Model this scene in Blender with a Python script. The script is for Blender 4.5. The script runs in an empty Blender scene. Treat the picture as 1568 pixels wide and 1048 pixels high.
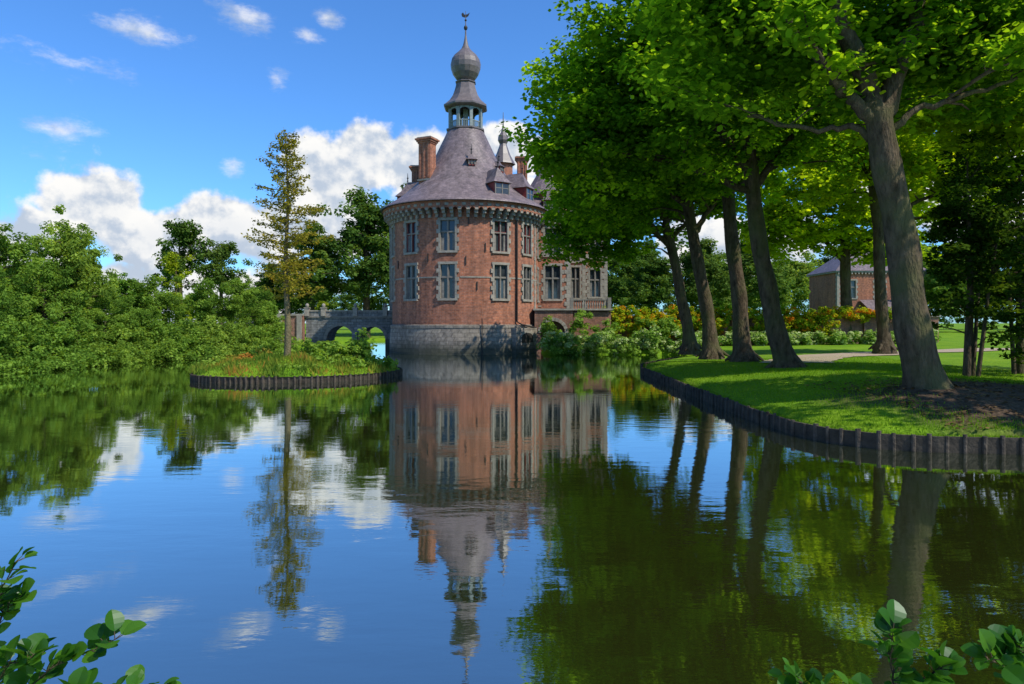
import bpy, math, random
import numpy as np
from mathutils import Vector, Matrix

random.seed(7)
R = np.random.default_rng(11)
scene = bpy.context.scene
COL = scene.collection

# ------------------------------------------------------------------ materials
def new_mat(name):
    m = bpy.data.materials.new(name)
    m.use_nodes = True
    nt = m.node_tree
    nt.nodes.clear()
    out = nt.nodes.new('ShaderNodeOutputMaterial')
    return m, nt, out

def N(nt, t, **kw):
    n = nt.nodes.new(t)
    for k, v in kw.items():
        setattr(n, k, v)
    return n

def ramp(nt, stops):
    r = nt.nodes.new('ShaderNodeValToRGB')
    el = r.color_ramp.elements
    while len(el) > 1:
        el.remove(el[-1])
    el[0].position = stops[0][0]; el[0].color = (*stops[0][1], 1)
    for p, c in stops[1:]:
        e = el.new(p); e.color = (*c, 1)
    return r

def simple_mat(name, c1, c2, scale=3.0, rough=0.8, bump=0.0, metallic=0.0, detail=6, spec=0.3, zs=1.0, moss=None):
    m, nt, out = new_mat(name)
    L = nt.links
    geo = N(nt, 'ShaderNodeNewGeometry')
    mp = N(nt, 'ShaderNodeMapping'); mp.inputs['Scale'].default_value = (1, 1, zs)
    L.new(geo.outputs['Position'], mp.inputs['Vector'])
    no = N(nt, 'ShaderNodeTexNoise'); no.inputs['Scale'].default_value = scale
    no.inputs['Detail'].default_value = detail
    no.inputs['Roughness'].default_value = 0.65
    L.new(mp.outputs[0], no.inputs['Vector'])
    r = ramp(nt, [(0.3, c1), (0.7, c2)])
    L.new(no.outputs['Fac'], r.inputs['Fac'])
    col = r.outputs['Color']
    if moss:
        n4 = N(nt, 'ShaderNodeTexNoise'); n4.inputs['Scale'].default_value = 1.1; n4.inputs['Detail'].default_value = 7
        L.new(geo.outputs['Position'], n4.inputs['Vector'])
        mr = N(nt, 'ShaderNodeMapRange'); mr.inputs['From Min'].default_value = 0.45; mr.inputs['From Max'].default_value = 0.65; mr.inputs['To Max'].default_value = 0.7
        L.new(n4.outputs['Fac'], mr.inputs['Value'])
        mx = N(nt, 'ShaderNodeMix', data_type='RGBA'); L.new(mr.outputs[0], mx.inputs['Factor']); L.new(col, mx.inputs[6]); mx.inputs[7].default_value = (*moss, 1)
        col = mx.outputs[2]
    p = N(nt, 'ShaderNodeBsdfPrincipled')
    p.inputs['Roughness'].default_value = rough
    p.inputs['Metallic'].default_value = metallic
    p.inputs['Specular IOR Level'].default_value = spec
    L.new(col, p.inputs['Base Color'])
    if bump > 0:
        b = N(nt, 'ShaderNodeBump'); b.inputs['Strength'].default_value = bump
        b.inputs['Distance'].default_value = 0.07
        n2 = N(nt, 'ShaderNodeTexNoise'); n2.inputs['Scale'].default_value = scale * 3
        n2.inputs['Detail'].default_value = 6
        L.new(mp.outputs[0], n2.inputs['Vector'])
        L.new(n2.outputs['Fac'], b.inputs['Height'])
        L.new(b.outputs['Normal'], p.inputs['Normal'])
    L.new(p.outputs[0], out.inputs['Surface'])
    return m

def brick_mat(name, c1, c2, mortar, bw, bh, mort=0.012, dirt=(0.10, 0.07, 0.06), dirtamt=0.55, rough=0.85, wet=False, bump=0.4, off=0.5, streak=0.0):
    m, nt, out = new_mat(name)
    L = nt.links
    uv = N(nt, 'ShaderNodeUVMap')
    br = N(nt, 'ShaderNodeTexBrick'); br.offset = off
    br.inputs['Color1'].default_value = (*c1, 1)
    br.inputs['Color2'].default_value = (*c2, 1)
    br.inputs['Mortar'].default_value = (*mortar, 1)
    br.inputs['Scale'].default_value = 1.0
    br.inputs['Brick Width'].default_value = bw
    br.inputs['Row Height'].default_value = bh
    br.inputs['Mortar Size'].default_value = mort
    br.inputs['Mortar Smooth'].default_value = 0.3
    L.new(uv.outputs[0], br.inputs['Vector'])
    no = N(nt, 'ShaderNodeTexNoise'); no.inputs['Scale'].default_value = 0.55
    no.inputs['Detail'].default_value = 9; no.inputs['Roughness'].default_value = 0.7
    geo = N(nt, 'ShaderNodeNewGeometry')
    mp = N(nt, 'ShaderNodeMapping'); mp.inputs['Scale'].default_value = (1.3, 1.3, 0.8)
    L.new(geo.outputs['Position'], mp.inputs['Vector'])
    L.new(mp.outputs[0], no.inputs['Vector'])
    mr = N(nt, 'ShaderNodeMapRange'); mr.inputs['From Min'].default_value = 0.42
    mr.inputs['From Max'].default_value = 0.72; mr.inputs['To Max'].default_value = dirtamt
    L.new(no.outputs['Fac'], mr.inputs['Value'])
    mx = N(nt, 'ShaderNodeMix', data_type='RGBA')
    L.new(mr.outputs[0], mx.inputs['Factor'])
    L.new(br.outputs['Color'], mx.inputs[6])
    mx.inputs[7].default_value = (*dirt, 1)
    last = mx.outputs[2]
    n2 = N(nt, 'ShaderNodeTexNoise'); n2.inputs['Scale'].default_value = 5.0; n2.inputs['Detail'].default_value = 4
    L.new(geo.outputs['Position'], n2.inputs['Vector'])
    mr2 = N(nt, 'ShaderNodeMapRange'); mr2.inputs['From Min'].default_value = 0.3; mr2.inputs['From Max'].default_value = 0.7
    mr2.inputs['To Min'].default_value = 0.68; mr2.inputs['To Max'].default_value = 1.3
    L.new(n2.outputs['Fac'], mr2.inputs['Value'])
    mv = N(nt, 'ShaderNodeVectorMath', operation='SCALE')
    L.new(last, mv.inputs[0]); L.new(mr2.outputs[0], mv.inputs['Scale'])
    last = mv.outputs[0]
    if streak > 0:
        ms_ = N(nt, 'ShaderNodeMapping'); ms_.inputs['Scale'].default_value = (2.2, 2.2, 0.16)
        L.new(geo.outputs['Position'], ms_.inputs['Vector'])
        n5 = N(nt, 'ShaderNodeTexNoise'); n5.inputs['Scale'].default_value = 1.0; n5.inputs['Detail'].default_value = 6
        L.new(ms_.outputs[0], n5.inputs['Vector'])
        mr5 = N(nt, 'ShaderNodeMapRange'); mr5.inputs['From Min'].default_value = 0.35; mr5.inputs['From Max'].default_value = 0.65
        mr5.inputs['To Min'].default_value = 1-streak; mr5.inputs['To Max'].default_value = 1+streak*0.6
        L.new(n5.outputs['Fac'], mr5.inputs['Value'])
        mv5 = N(nt, 'ShaderNodeVectorMath', operation='SCALE'); L.new(last, mv5.inputs[0]); L.new(mr5.outputs[0], mv5.inputs['Scale']); last = mv5.outputs[0]
    if wet:
        sx = N(nt, 'ShaderNodeSeparateXYZ'); L.new(geo.outputs['Position'], sx.inputs[0])
        ad = N(nt, 'ShaderNodeMath', operation='MULTIPLY_ADD'); ad.inputs[1].default_value = 0.9; ad.inputs[2].default_value = -0.35
        L.new(no.outputs['Fac'], ad.inputs[0])
        sb = N(nt, 'ShaderNodeMath', operation='SUBTRACT'); L.new(sx.outputs['Z'], sb.inputs[0]); L.new(ad.outputs[0], sb.inputs[1])
        mr3 = N(nt, 'ShaderNodeMapRange'); mr3.inputs['From Min'].default_value = 0.15; mr3.inputs['From Max'].default_value = 0.8
        mr3.inputs['To Min'].default_value = 0.85; mr3.inputs['To Max'].default_value = 0.0
        L.new(sb.outputs[0], mr3.inputs['Value'])
        m3 = N(nt, 'ShaderNodeMix', data_type='RGBA'); L.new(mr3.outputs[0], m3.inputs['Factor'])
        L.new(last, m3.inputs[6]); m3.inputs[7].default_value = (0.035, 0.04, 0.025, 1)
        last = m3.outputs[2]
    p = N(nt, 'ShaderNodeBsdfPrincipled'); p.inputs['Roughness'].default_value = rough
    p.inputs['Specular IOR Level'].default_value = 0.3
    L.new(last, p.inputs['Base Color'])
    b = N(nt, 'ShaderNodeBump'); b.inputs['Strength'].default_value = bump; b.inputs['Distance'].default_value = 0.02
    b.invert = True
    L.new(br.outputs['Fac'], b.inputs['Height']); L.new(b.outputs['Normal'], p.inputs['Normal'])
    L.new(p.outputs[0], out.inputs['Surface'])
    return m

def leaf_mat(name, dark, mid, light, trans=0.45, tscale=1.8, tint=(1.15, 1.0, 0.4), gloss=0.0, rough=0.4, k=1.0, vary=True):
    m, nt, out = new_mat(name)
    L = nt.links
    at = N(nt, 'ShaderNodeAttribute'); at.attribute_name = 'tone'
    sc = lambda c: tuple(min(0.9, x*k) for x in c)
    r = ramp(nt, [(0.0, sc(dark)), (0.5, sc(mid)), (1.0, sc(light))])
    L.new(at.outputs['Fac'], r.inputs['Fac'])
    col = r.outputs['Color']
    if vary:
        oi = N(nt, 'ShaderNodeObjectInfo')
        rv = ramp(nt, [(0.0, (0.85, 0.92, 0.95)), (0.5, (1.0, 1.0, 1.0)), (1.0, (1.3, 1.15, 1.25))])
        L.new(oi.outputs['Random'], rv.inputs['Fac'])
        mm = N(nt, 'ShaderNodeMix', data_type='RGBA', blend_type='MULTIPLY'); mm.inputs['Factor'].default_value = 1.0
        L.new(col, mm.inputs[6]); L.new(rv.outputs[0], mm.inputs[7]); col = mm.outputs[2]
    d = N(nt, 'ShaderNodeBsdfDiffuse'); L.new(col, d.inputs['Color'])
    ts = N(nt, 'ShaderNodeMix', data_type='RGBA', blend_type='MULTIPLY'); ts.inputs['Factor'].default_value = 1.0
    L.new(col, ts.inputs[6])
    ts.inputs[7].default_value = (tint[0]*tscale, tint[1]*tscale, tint[2]*tscale, 1)
    t = N(nt, 'ShaderNodeBsdfTranslucent'); L.new(ts.outputs[2], t.inputs['Color'])
    mx = N(nt, 'ShaderNodeMixShader'); mx.inputs[0].default_value = trans
    L.new(d.outputs[0], mx.inputs[1]); L.new(t.outputs[0], mx.inputs[2])
    last = mx
    if gloss > 0:
        g = N(nt, 'ShaderNodeBsdfGlossy'); g.inputs['Roughness'].default_value = rough
        g.inputs['Color'].default_value = (0.9, 0.95, 1.0, 1)
        m2 = N(nt, 'ShaderNodeMixShader'); m2.inputs[0].default_value = gloss
        L.new(mx.outputs[0], m2.inputs[1]); L.new(g.outputs[0], m2.inputs[2]); last = m2
    L.new(last.outputs[0], out.inputs['Surface'])
    return m

M_BRICK = brick_mat('castle_brick', (0.43, 0.145, 0.068), (0.29, 0.098, 0.052), (0.30, 0.20, 0.15), 0.30, 0.10, dirt=(0.21, 0.11, 0.08), dirtamt=0.7, streak=0.22)
M_BRICK2 = brick_mat('wall_brick', (0.33, 0.12, 0.07), (0.22, 0.09, 0.06), (0.28, 0.22, 0.17), 0.28, 0.09, dirt=(0.12, 0.09, 0.06), dirtamt=0.8, streak=0.2)
M_BASE = brick_mat('base_stone', (0.33, 0.28, 0.22), (0.22, 0.19, 0.16), (0.12, 0.105, 0.09), 0.62, 0.27, mort=0.018, dirt=(0.13, 0.115, 0.09), dirtamt=0.85, wet=True, bump=0.8, streak=0.2)
M_STONE = simple_mat('pale_stone', (0.19, 0.17, 0.14), (0.36, 0.325, 0.265), 3.0, 0.85, 0.2)
M_GREYSTONE = brick_mat('bridge_stone', (0.24, 0.235, 0.22), (0.16, 0.16, 0.155), (0.09, 0.09, 0.08), 0.5, 0.22, mort=0.018, dirt=(0.08, 0.08, 0.065), dirtamt=0.8, wet=True, streak=0.25)
M_SLATE = brick_mat('roof_slate', (0.235, 0.175, 0.17), (0.17, 0.13, 0.135), (0.10, 0.08, 0.085), 0.22, 0.14, mort=0.012, dirt=(0.13, 0.10, 0.095), dirtamt=0.6, rough=0.5, bump=0.5, streak=0.25)
M_LEAD = simple_mat('lead_cladding', (0.10, 0.078, 0.075), (0.18, 0.145, 0.135), 4.0, 0.45, 0.1, spec=0.5)
M_GREENWOOD = simple_mat('lantern_paint', (0.16, 0.19, 0.18), (0.27, 0.30, 0.28), 5.0, 0.6)
M_IRON = simple_mat('dark_iron', (0.02, 0.02, 0.02), (0.04, 0.035, 0.03), 8.0, 0.5)
M_GLASS = simple_mat('window_glass', (0.015, 0.02, 0.025), (0.05, 0.06, 0.065), 1.6, 0.06, spec=0.6)
M_FRAME = simple_mat('window_frame', (0.15, 0.135, 0.115), (0.24, 0.215, 0.18), 6.0, 0.6)
M_REDFRAME = simple_mat('red_woodwork', (0.17, 0.025, 0.02), (0.26, 0.045, 0.035), 6.0, 0.5)
M_CURTAIN = simple_mat('curtain', (0.10, 0.095, 0.085), (0.27, 0.25, 0.22), 3.0, 0.95)
M_BARK = simple_mat('bark', (0.032, 0.024, 0.016), (0.15, 0.112, 0.074), 7.0, 0.95, 1.0, detail=8, spec=0.05, zs=0.35, moss=(0.085, 0.09, 0.035))
M_BARK2 = simple_mat('bark_olive', (0.10, 0.085, 0.045), (0.22, 0.18, 0.10), 5, 0.95, 0.8, spec=0.1)
M_WOOD = simple_mat('weathered_wood', (0.03, 0.023, 0.017), (0.10, 0.08, 0.06), 5, 0.9, 0.6, spec=0.2)
M_WOODD = simple_mat('wet_boards', (0.018, 0.015, 0.011), (0.055, 0.045, 0.033), 5, 0.8, 0.4, spec=0.2)
M_PATH = simple_mat('gravel_path', (0.30, 0.23, 0.16), (0.42, 0.33, 0.23), 9, 0.95, 0.3)
M_SOIL = simple_mat('soil', (0.03, 0.022, 0.014), (0.09, 0.062, 0.04), 3, 0.98, 0.8)

LM_PLANE = leaf_mat('leaf_plane', (0.036, 0.090, 0.006), (0.085, 0.185, 0.009), (0.19, 0.31, 0.012), 0.54, 2.2, k=1.25, vary=False)
LM_BRIGHT = leaf_mat('leaf_bright', (0.10, 0.17, 0.006), (0.17, 0.26, 0.009), (0.28, 0.36, 0.012), 0.55, 2.2, k=1.2, vary=False)
LM_BANK = leaf_mat('leaf_bank', (0.055, 0.105, 0.016), (0.115, 0.195, 0.028), (0.20, 0.30, 0.05), 0.45, 1.75, k=1.35)
LM_DARK = leaf_mat('leaf_dark', (0.035, 0.070, 0.014), (0.065, 0.125, 0.022), (0.12, 0.19, 0.035), 0.38, 1.65, k=1.2)
LM_YEW = leaf_mat('leaf_yew', (0.016, 0.040, 0.006), (0.036, 0.078, 0.009), (0.085, 0.145, 0.014), 0.35, 1.8)
LM_LARCH = leaf_mat('leaf_larch', (0.14, 0.145, 0.018), (0.26, 0.245, 0.03), (0.40, 0.30, 0.05), 0.45, 1.6, tint=(1.1, 1.0, 0.6), vary=False)
LM_LIME = leaf_mat('leaf_lime', (0.16, 0.24, 0.012), (0.26, 0.34, 0.018), (0.38, 0.42, 0.03), 0.4, 1.5, vary=False)
LM_FLOWER = leaf_mat('creeper_leaf', (0.10, 0.21, 0.012), (0.34, 0.38, 0.015), (0.58, 0.14, 0.012), 0.38, 1.4, tint=(1, 1, 0.7), k=1.2, vary=False)
LM_GRASS = leaf_mat('grass_blade', (0.07, 0.18, 0.008), (0.13, 0.25, 0.012), (0.21, 0.32, 0.02), 0.4, 1.5, k=1.15, vary=False)
LM_REED = leaf_mat('marsh_plants', (0.09, 0.16, 0.02), (0.20, 0.24, 0.03), (0.42, 0.17, 0.04), 0.4, 1.4, tint=(1, 1, 0.7), k=1.1, vary=False)
LM_HYD = leaf_mat('hydrangea_leaf', (0.10, 0.20, 0.025), (0.20, 0.31, 0.05), (0.50, 0.54, 0.30), 0.4, 1.5, tint=(1, 1, 0.7), k=1.15, vary=False)
LM_NEAR = leaf_mat('alder_leaf', (0.018, 0.075, 0.008), (0.036, 0.125, 0.012), (0.07, 0.18, 0.016), 0.45, 1.8, gloss=0.015, rough=0.35, vary=False)

# ------------------------------------------------------------------ mesh tools
class MB:
    def __init__(s):
        s.v = []; s.f = []; s.m = []; s.uv = []; s.sm = []; s.mats = []
    def mi(s, mat):
        if mat not in s.mats: s.mats.append(mat)
        return s.mats.index(mat)
    def face(s, pts, mat, uvs=None, smooth=False):
        pts = [Vector(p) for p in pts]
        if uvs is None:
            n = (pts[1]-pts[0]).cross(pts[2]-pts[1])
            if n.length < 1e-12 and len(pts) > 3: n = (pts[2]-pts[0]).cross(pts[3]-pts[0])
            if n.length > 0: n.normalize()
            if abs(n.z) > 0.85: uvs = [(p.x, p.y) for p in pts]
            else:
                t = Vector((-n.y, n.x, 0))
                if t.length > 0: t.normalize()
                k = 1/max(0.3, math.sqrt(max(0, 1-n.z*n.z)))
                uvs = [(p.dot(t), p.z*k) for p in pts]
        b = len(s.v)
        s.v += [tuple(p) for p in pts]
        s.f.append(tuple(range(b, b+len(pts))))
        s.m.append(s.mi(mat)); s.uv += list(uvs); s.sm.append(smooth)
    def box(s, lo, hi, mat, M=None, taper=1.0):
        x0, y0, z0 = lo; x1, y1, z1 = hi
        cx, cy = (x0+x1)/2, (y0+y1)/2
        def tp(x, y): return (cx+(x-cx)*taper, cy+(y-cy)*taper)
        P = [(x0, y0, z0), (x1, y0, z0), (x1, y1, z0), (x0, y1, z0)]
        T = [(*tp(x0, y0), z1), (*tp(x1, y0), z1), (*tp(x1, y1), z1), (*tp(x0, y1), z1)]
        A = [Vector(p) for p in P+T]
        if M is not None: A = [M @ p for p in A]
        for q in ((0, 1, 5, 4), (1, 2, 6, 5), (2, 3, 7, 6), (3, 0, 4, 7), (4, 5, 6, 7), (3, 2, 1, 0)):
            s.face([A[i] for i in q], mat)
    def lathe(s, prof, c, seg, mat, smooth=True, a0=0.0):
        cx, cy = c
        acc = 0
        for i in range(len(prof)-1):
            r0, z0 = prof[i]; r1, z1 = prof[i+1]
            ds = math.hypot(r1-r0, z1-z0)
            for k in range(seg):
                a = a0+2*math.pi*k/seg; b = a0+2*math.pi*(k+1)/seg
                pa = lambda r, t, z: (cx+r*math.sin(t), cy-r*math.cos(t), z)
                pts = [pa(r0, a, z0), pa(r0, b, z0), pa(r1, b, z1), pa(r1, a, z1)]
                us = [(a*r0, acc), (b*r0, acc), (b*r1, acc+ds), (a*r1, acc+ds)]
                s.face(pts, mat, us, smooth)
            acc += ds
    def tube(s, pts, rad, mat, seg=8, smooth=True):
        pts = [Vector(p) for p in pts]
        rings = []
        prev = None
        for i, p in enumerate(pts):
            d = (pts[min(i+1, len(pts)-1)]-pts[max(i-1, 0)])
            if d.length < 1e-9: d = Vector((0, 0, 1))
            d.normalize()
            if prev is None:
                up = Vector((1, 0, 0)) if abs(d.x) < 0.8 else Vector((0, 1, 0))
                u = (up - d*up.dot(d)).normalized()
            else:
                u = (prev - d*prev.dot(d)).normalized()
            prev = u
            w = d.cross(u)
            rings.append([p+(u*math.cos(2*math.pi*k/seg)+w*math.sin(2*math.pi*k/seg))*rad[i] for k in range(seg)])
        b = len(s.v)
        for r in rings: s.v += [tuple(q) for q in r]
        for i in range(len(rings)-1):
            for k in range(seg):
                k2 = (k+1) % seg
                s.f.append((b+i*seg+k, b+i*seg+k2, b+(i+1)*seg+k2, b+(i+1)*seg+k))
                s.m.append(s.mi(mat)); s.sm.append(smooth)
                s.uv += [(k*0.1, i), (k*0.1+.1, i), (k*0.1+.1, i+1), (k*0.1, i+1)]
    def obj(s, name, parent=None, merge=False):
        me = bpy.data.meshes.new(name)
        me.from_pydata(s.v, [], s.f)
        for m in s.mats: me.materials.append(m)
        me.polygons.foreach_set('material_index', s.m)
        me.polygons.foreach_set('use_smooth', s.sm)
        l = me.uv_layers.new(name='UVMap')
        l.data.foreach_set('uv', np.array(s.uv, dtype=np.float32).ravel())
        me.update()
        if merge:
            import bmesh
            bm = bmesh.new(); bm.from_mesh(me)
            bmesh.ops.remove_doubles(bm, verts=bm.verts, dist=0.0005)
            bm.to_mesh(me); bm.free()
        o = bpy.data.objects.new(name, me)
        COL.objects.link(o)
        if parent: o.parent = parent
        return o

def empty(name, loc=(0, 0, 0)):
    e = bpy.data.objects.new(name, None)
    e.location = loc
    e.empty_display_size = 0.5
    COL.objects.link(e)
    return e

HEX = np.array([(0, -0.5), (0.34, -0.22), (0.42, 0.15), (0.0, 0.55), (-0.42, 0.15), (-0.34, -0.22)])
QUAD = np.array([(0, -0.55), (0.36, 0.0), (0.0, 0.55), (-0.36, 0.0)])
BLADE = np.array([(-0.06, 0), (0.06, 0), (0.0, 1.0)])
def leaves_mesh(name, C, size, tone, mat, rng, shape=QUAD, upb=0.6, nrm=None, vertical=False):
    n = len(C); k = len(shape)
    if vertical:
        V = rng.normal(size=(n, 3))*0.35; V[:, 2] = 1
        V /= np.linalg.norm(V, axis=1)[:, None]
        U = rng.normal(size=(n, 3)); U -= (U*V).sum(1)[:, None]*V
        U /= np.linalg.norm(U, axis=1)[:, None]
    else:
        nn = rng.normal(size=(n, 3)); nn /= np.linalg.norm(nn, axis=1)[:, None]
        nn[:, 2] = np.abs(nn[:, 2])+upb
        if nrm is not None: nn += nrm*0.8
        nn /= np.linalg.norm(nn, axis=1)[:, None]
        U = rng.normal(size=(n, 3)); U -= (U*nn).sum(1)[:, None]*nn
        U /= np.linalg.norm(U, axis=1)[:, None]
        V = np.cross(nn, U)
    s = size[:, None, None]
    P = C[:, None, :]+s*(U[:, None, :]*shape[None, :, 0:1]+V[:, None, :]*shape[None, :, 1:2])
    me = bpy.data.meshes.new(name)
    me.vertices.add(n*k); me.vertices.foreach_set('co', P.astype(np.float32).ravel())
    me.loops.add(n*k); me.loops.foreach_set('vertex_index', np.arange(n*k, dtype=np.int32))
    me.polygons.add(n); me.polygons.foreach_set('loop_start', np.arange(0, n*k, k, dtype=np.int32))
    me.update(calc_edges=True)
    a = me.attributes.new('tone', 'FLOAT', 'FACE')
    a.data.foreach_set('value', np.clip(tone, 0, 1).astype(np.float32))
    me.materials.append(mat)
    return me

def obj_from(me, name, parent=None, loc=(0, 0, 0)):
    o = bpy.data.objects.new(name, me); COL.objects.link(o); o.location = loc
    if parent: o.parent = parent
    return o

def crown_clumps(rng, c, rad, n, power=2.2, lump=0.22, zmin=None):
    d = rng.normal(size=(n, 3)); d /= np.linalg.norm(d, axis=1)[:, None]
    ph = rng.uniform(0, 6.28, 6)
    l = 1+lump*(np.sin(3.1*d[:, 0]+ph[0])*np.sin(2.7*d[:, 1]+ph[1])+0.8*np.sin(5*d[:, 2]+3*d[:, 0]+ph[2])*np.sin(4.3*d[:, 1]+ph[3]))
    r = rng.uniform(0, 1, n)**(1/power)*l
    P = np.array(c)+d*r[:, None]*np.array(rad)
    if zmin is not None: P[:, 2] = np.where(P[:, 2] < zmin, zmin+rng.uniform(0, 1.2, n), P[:, 2])
    return P

def leaves_in(rng, clumps, per, cr, flat=0.55, size=0.16):
    n = len(clumps)
    rr = cr*rng.uniform(0.6, 1.35, n)
    g = rng.normal(size=(n, per, 3)); g /= np.maximum(np.linalg.norm(g, axis=2), 1e-6)[:, :, None]
    g *= (rng.uniform(0, 1, (n, per))**0.45)[:, :, None]
    P = clumps[:, None, :]+g*rr[:, None, None]*np.array([1, 1, flat])
    t = np.clip(rng.normal(0.45, 0.22, (n, 1))+rng.normal(0, 0.18, (n, per)), 0, 1)
    nr = (g).reshape(-1, 3)
    return P.reshape(-1, 3), (size*rng.uniform(0.55, 1.3, n*per)), t.ravel(), nr

def branches(mb, rng, cand, clumps, frac, r0, mat, maxlen=3.2):
    CP = np.array([tuple(c[0]) for c in cand]); CR = [c[1] for c in cand]
    for c in clumps:
        if rng.uniform() > frac: continue
        d = np.linalg.norm(CP-np.array(c), axis=1)+np.where(CP[:, 2] > c[2]-0.1, 4.0, 0)
        i = int(np.argmin(d))
        c = Vector(c); s = Vector(CP[i]); Lg = (c-s).length
        if Lg > maxlen or Lg < 0.4: continue
        mid = s.lerp(c, 0.5)+Vector((rng.normal()*0.12*Lg, rng.normal()*0.12*Lg, 0.1*Lg))
        q = [s, s.lerp(mid, 0.5)+Vector((rng.normal()*.05, rng.normal()*.05, 0.04*Lg)), mid, mid.lerp(c, 0.5)+Vector((rng.normal()*.12, rng.normal()*.12, 0.06)), c]
        r = min(CR[i]*0.6, r0*rng.uniform(0.6, 1.2)*(0.4+Lg/maxlen))
        mb.tube(q, [r, r*0.75, r*0.55, r*0.35, r*0.12], mat, 6)
def sample_path(pts, r0, r1, n=6):
    out = []; P = [Vector(p) for p in pts]; m = (len(P)-1)*n
    for i in range(m+1):
        k = i/n; j = min(int(k), len(P)-2)
        out.append((P[j].lerp(P[j+1], k-j), r0+(r1-r0)*i/m))
    return out

# ------------------------------------------------------------------ terrain + pond
POND = [(-60, 1.3), (26, 1.3), (26, 9.6), (16, 10.6), (12, 10.8), (8.2, 10.9), (6.9, 11.05), (6.1, 11.35), (5.55, 11.9), (5.25, 12.8), (5.15, 15.1),
        (5.2, 19.6), (5.3, 24), (5.4, 28.5), (5.8, 30.6), (7.0, 33.2), (9.0, 37), (11.6, 42), (12, 44.4), (2.2, 45.2), (1.8, 47), (2.2, 51), (-2, 54), (-8.5, 56),
        (-9.2, 60), (-9.2, 80), (-16.6, 80), (-16.6, 58), (-16.2, 50), (-15.2, 45), (-15.6, 41.8), (-18, 39.6), (-19.7, 37.6), (-20.4, 33), (-20.9, 27.2), (-23, 22), (-30, 16), (-60, 10)]
PA = np.array(POND, float)
def sdist(X, Y):
    px = X.ravel(); py = Y.ravel()
    D = np.full(px.shape, 1e9); ins = np.zeros(px.shape, bool)
    n = len(PA)
    for i in range(n):
        x0, y0 = PA[i]; x1, y1 = PA[(i+1) % n]
        dx, dy = x1-x0, y1-y0
        t = np.clip(((px-x0)*dx+(py-y0)*dy)/(dx*dx+dy*dy), 0, 1)
        D = np.minimum(D, np.hypot(px-x0-t*dx, py-y0-t*dy))
        c = ((y0 > py) != (y1 > py))
        xi = (x1-x0)*(py-y0)/((y1-y0) if y1 != y0 else 1e-9)+x0
        ins ^= c & (px < xi)
    D = np.where(ins, -D, D)
    return D.reshape(X.shape)
def height(X, Y):
    d = sdist(X, Y)
    land = np.where(d < 0.25, -0.3+0.57*np.clip(d, 0, .25)/.25, 0.27+0.18*(1-np.exp(-(d-.25)/1.5))+0.012*np.clip(d, 0, 40))
    land = land+0.035*np.sin(X*0.7+Y*0.23)*np.cos(Y*0.5)*np.clip(d, 0, 2)/2
    land = land+0.22*np.exp(-(((X-9.5)/3.0)**2+((Y-17)/6.0)**2))*(d > 0.25)
    land = land+0.25*np.exp(-(((X-8.4)/1.2)**2+((Y-13.7)/1.2)**2))*(d > 0.25)
    return np.where(d < 0, np.maximum(-1.3, -0.3+d*1.5), land)
def hz(x, y): return float(height(np.array([[x]], float), np.array([[y]], float))[0, 0])

xs = np.unique(np.concatenate([np.array([-2500, -1200, -600, -300, -160, -100, -70]), np.arange(-50, 4, 0.6), np.arange(4, 13, 0.2), np.arange(13, 40, 0.6), np.arange(40, 70, 3), np.array([80, 110, 160, 300, 600, 1200, 2500])]))
ys = np.unique(np.concatenate([np.array([-2500, -1000, -400, -150, -60, -30, -15, -8, -4]), np.arange(-2, 10, 0.6), np.arange(10, 33, 0.2), np.arange(33, 82, 0.6), np.arange(84, 110, 3), np.array([120, 150, 220, 400, 800, 1500, 3000])]))
GX, GY = np.meshgrid(xs, ys)
GZ = height(GX, GY)
nx, ny = len(xs), len(ys)
V = np.stack([GX.ravel(), GY.ravel(), GZ.ravel()], 1)
idx = np.arange(nx*ny).reshape(ny, nx)
F = np.stack([idx[:-1, :-1], idx[:-1, 1:], idx[1:, 1:], idx[1:, :-1]], -1).reshape(-1, 4)
me = bpy.data.meshes.new('ground'); me.from_pydata(V.tolist(), [], F.tolist())
me.polygons.foreach_set('use_smooth', [True]*len(F))
gr = bpy.data.objects.new('ground', me); COL.objects.link(gr)
m, nt, out = new_mat('grass_ground'); L = nt.links
geo = N(nt, 'ShaderNodeNewGeometry')
n1 = N(nt, 'ShaderNodeTexNoise'); n1.inputs['Scale'].default_value = 0.6; n1.inputs['Detail'].default_value = 8
n2 = N(nt, 'ShaderNodeTexNoise'); n2.inputs['Scale'].default_value = 14; n2.inputs['Detail'].default_value = 6
L.new(geo.outputs['Position'], n1.inputs['Vector']); L.new(geo.outputs['Position'], n2.inputs['Vector'])
ra = ramp(nt, [(0.3, (0.10, 0.22, 0.010)), (0.7, (0.19, 0.31, 0.016))]); L.new(n1.outputs['Fac'], ra.inputs['Fac'])
rb = ramp(nt, [(0.3, (0.6, 0.65, 0.5)), (0.7, (1.2, 1.15, 1.1))]); L.new(n2.outputs['Fac'], rb.inputs['Fac'])
mu = N(nt, 'ShaderNodeMix', data_type='RGBA', blend_type='MULTIPLY'); mu.inputs['Factor'].default_value = 1
L.new(ra.outputs[0], mu.inputs[6]); L.new(rb.outputs[0], mu.inputs[7])
soilr = ramp(nt, [(0.3, (0.035, 0.024, 0.015)), (0.7, (0.12, 0.08, 0.05))]); L.new(n2.outputs['Fac'], soilr.inputs['Fac'])
sb = N(nt, 'ShaderNodeVectorMath', operation='SUBTRACT'); L.new(geo.outputs['Position'], sb.inputs[0]); sb.inputs[1].default_value = (12.4, 13.4, 0.5)
sc = N(nt, 'ShaderNodeVectorMath', operation='MULTIPLY'); L.new(sb.outputs[0], sc.inputs[0]); sc.inputs[1].default_value = (1/5.6, 1/3.6, 0)
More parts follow.
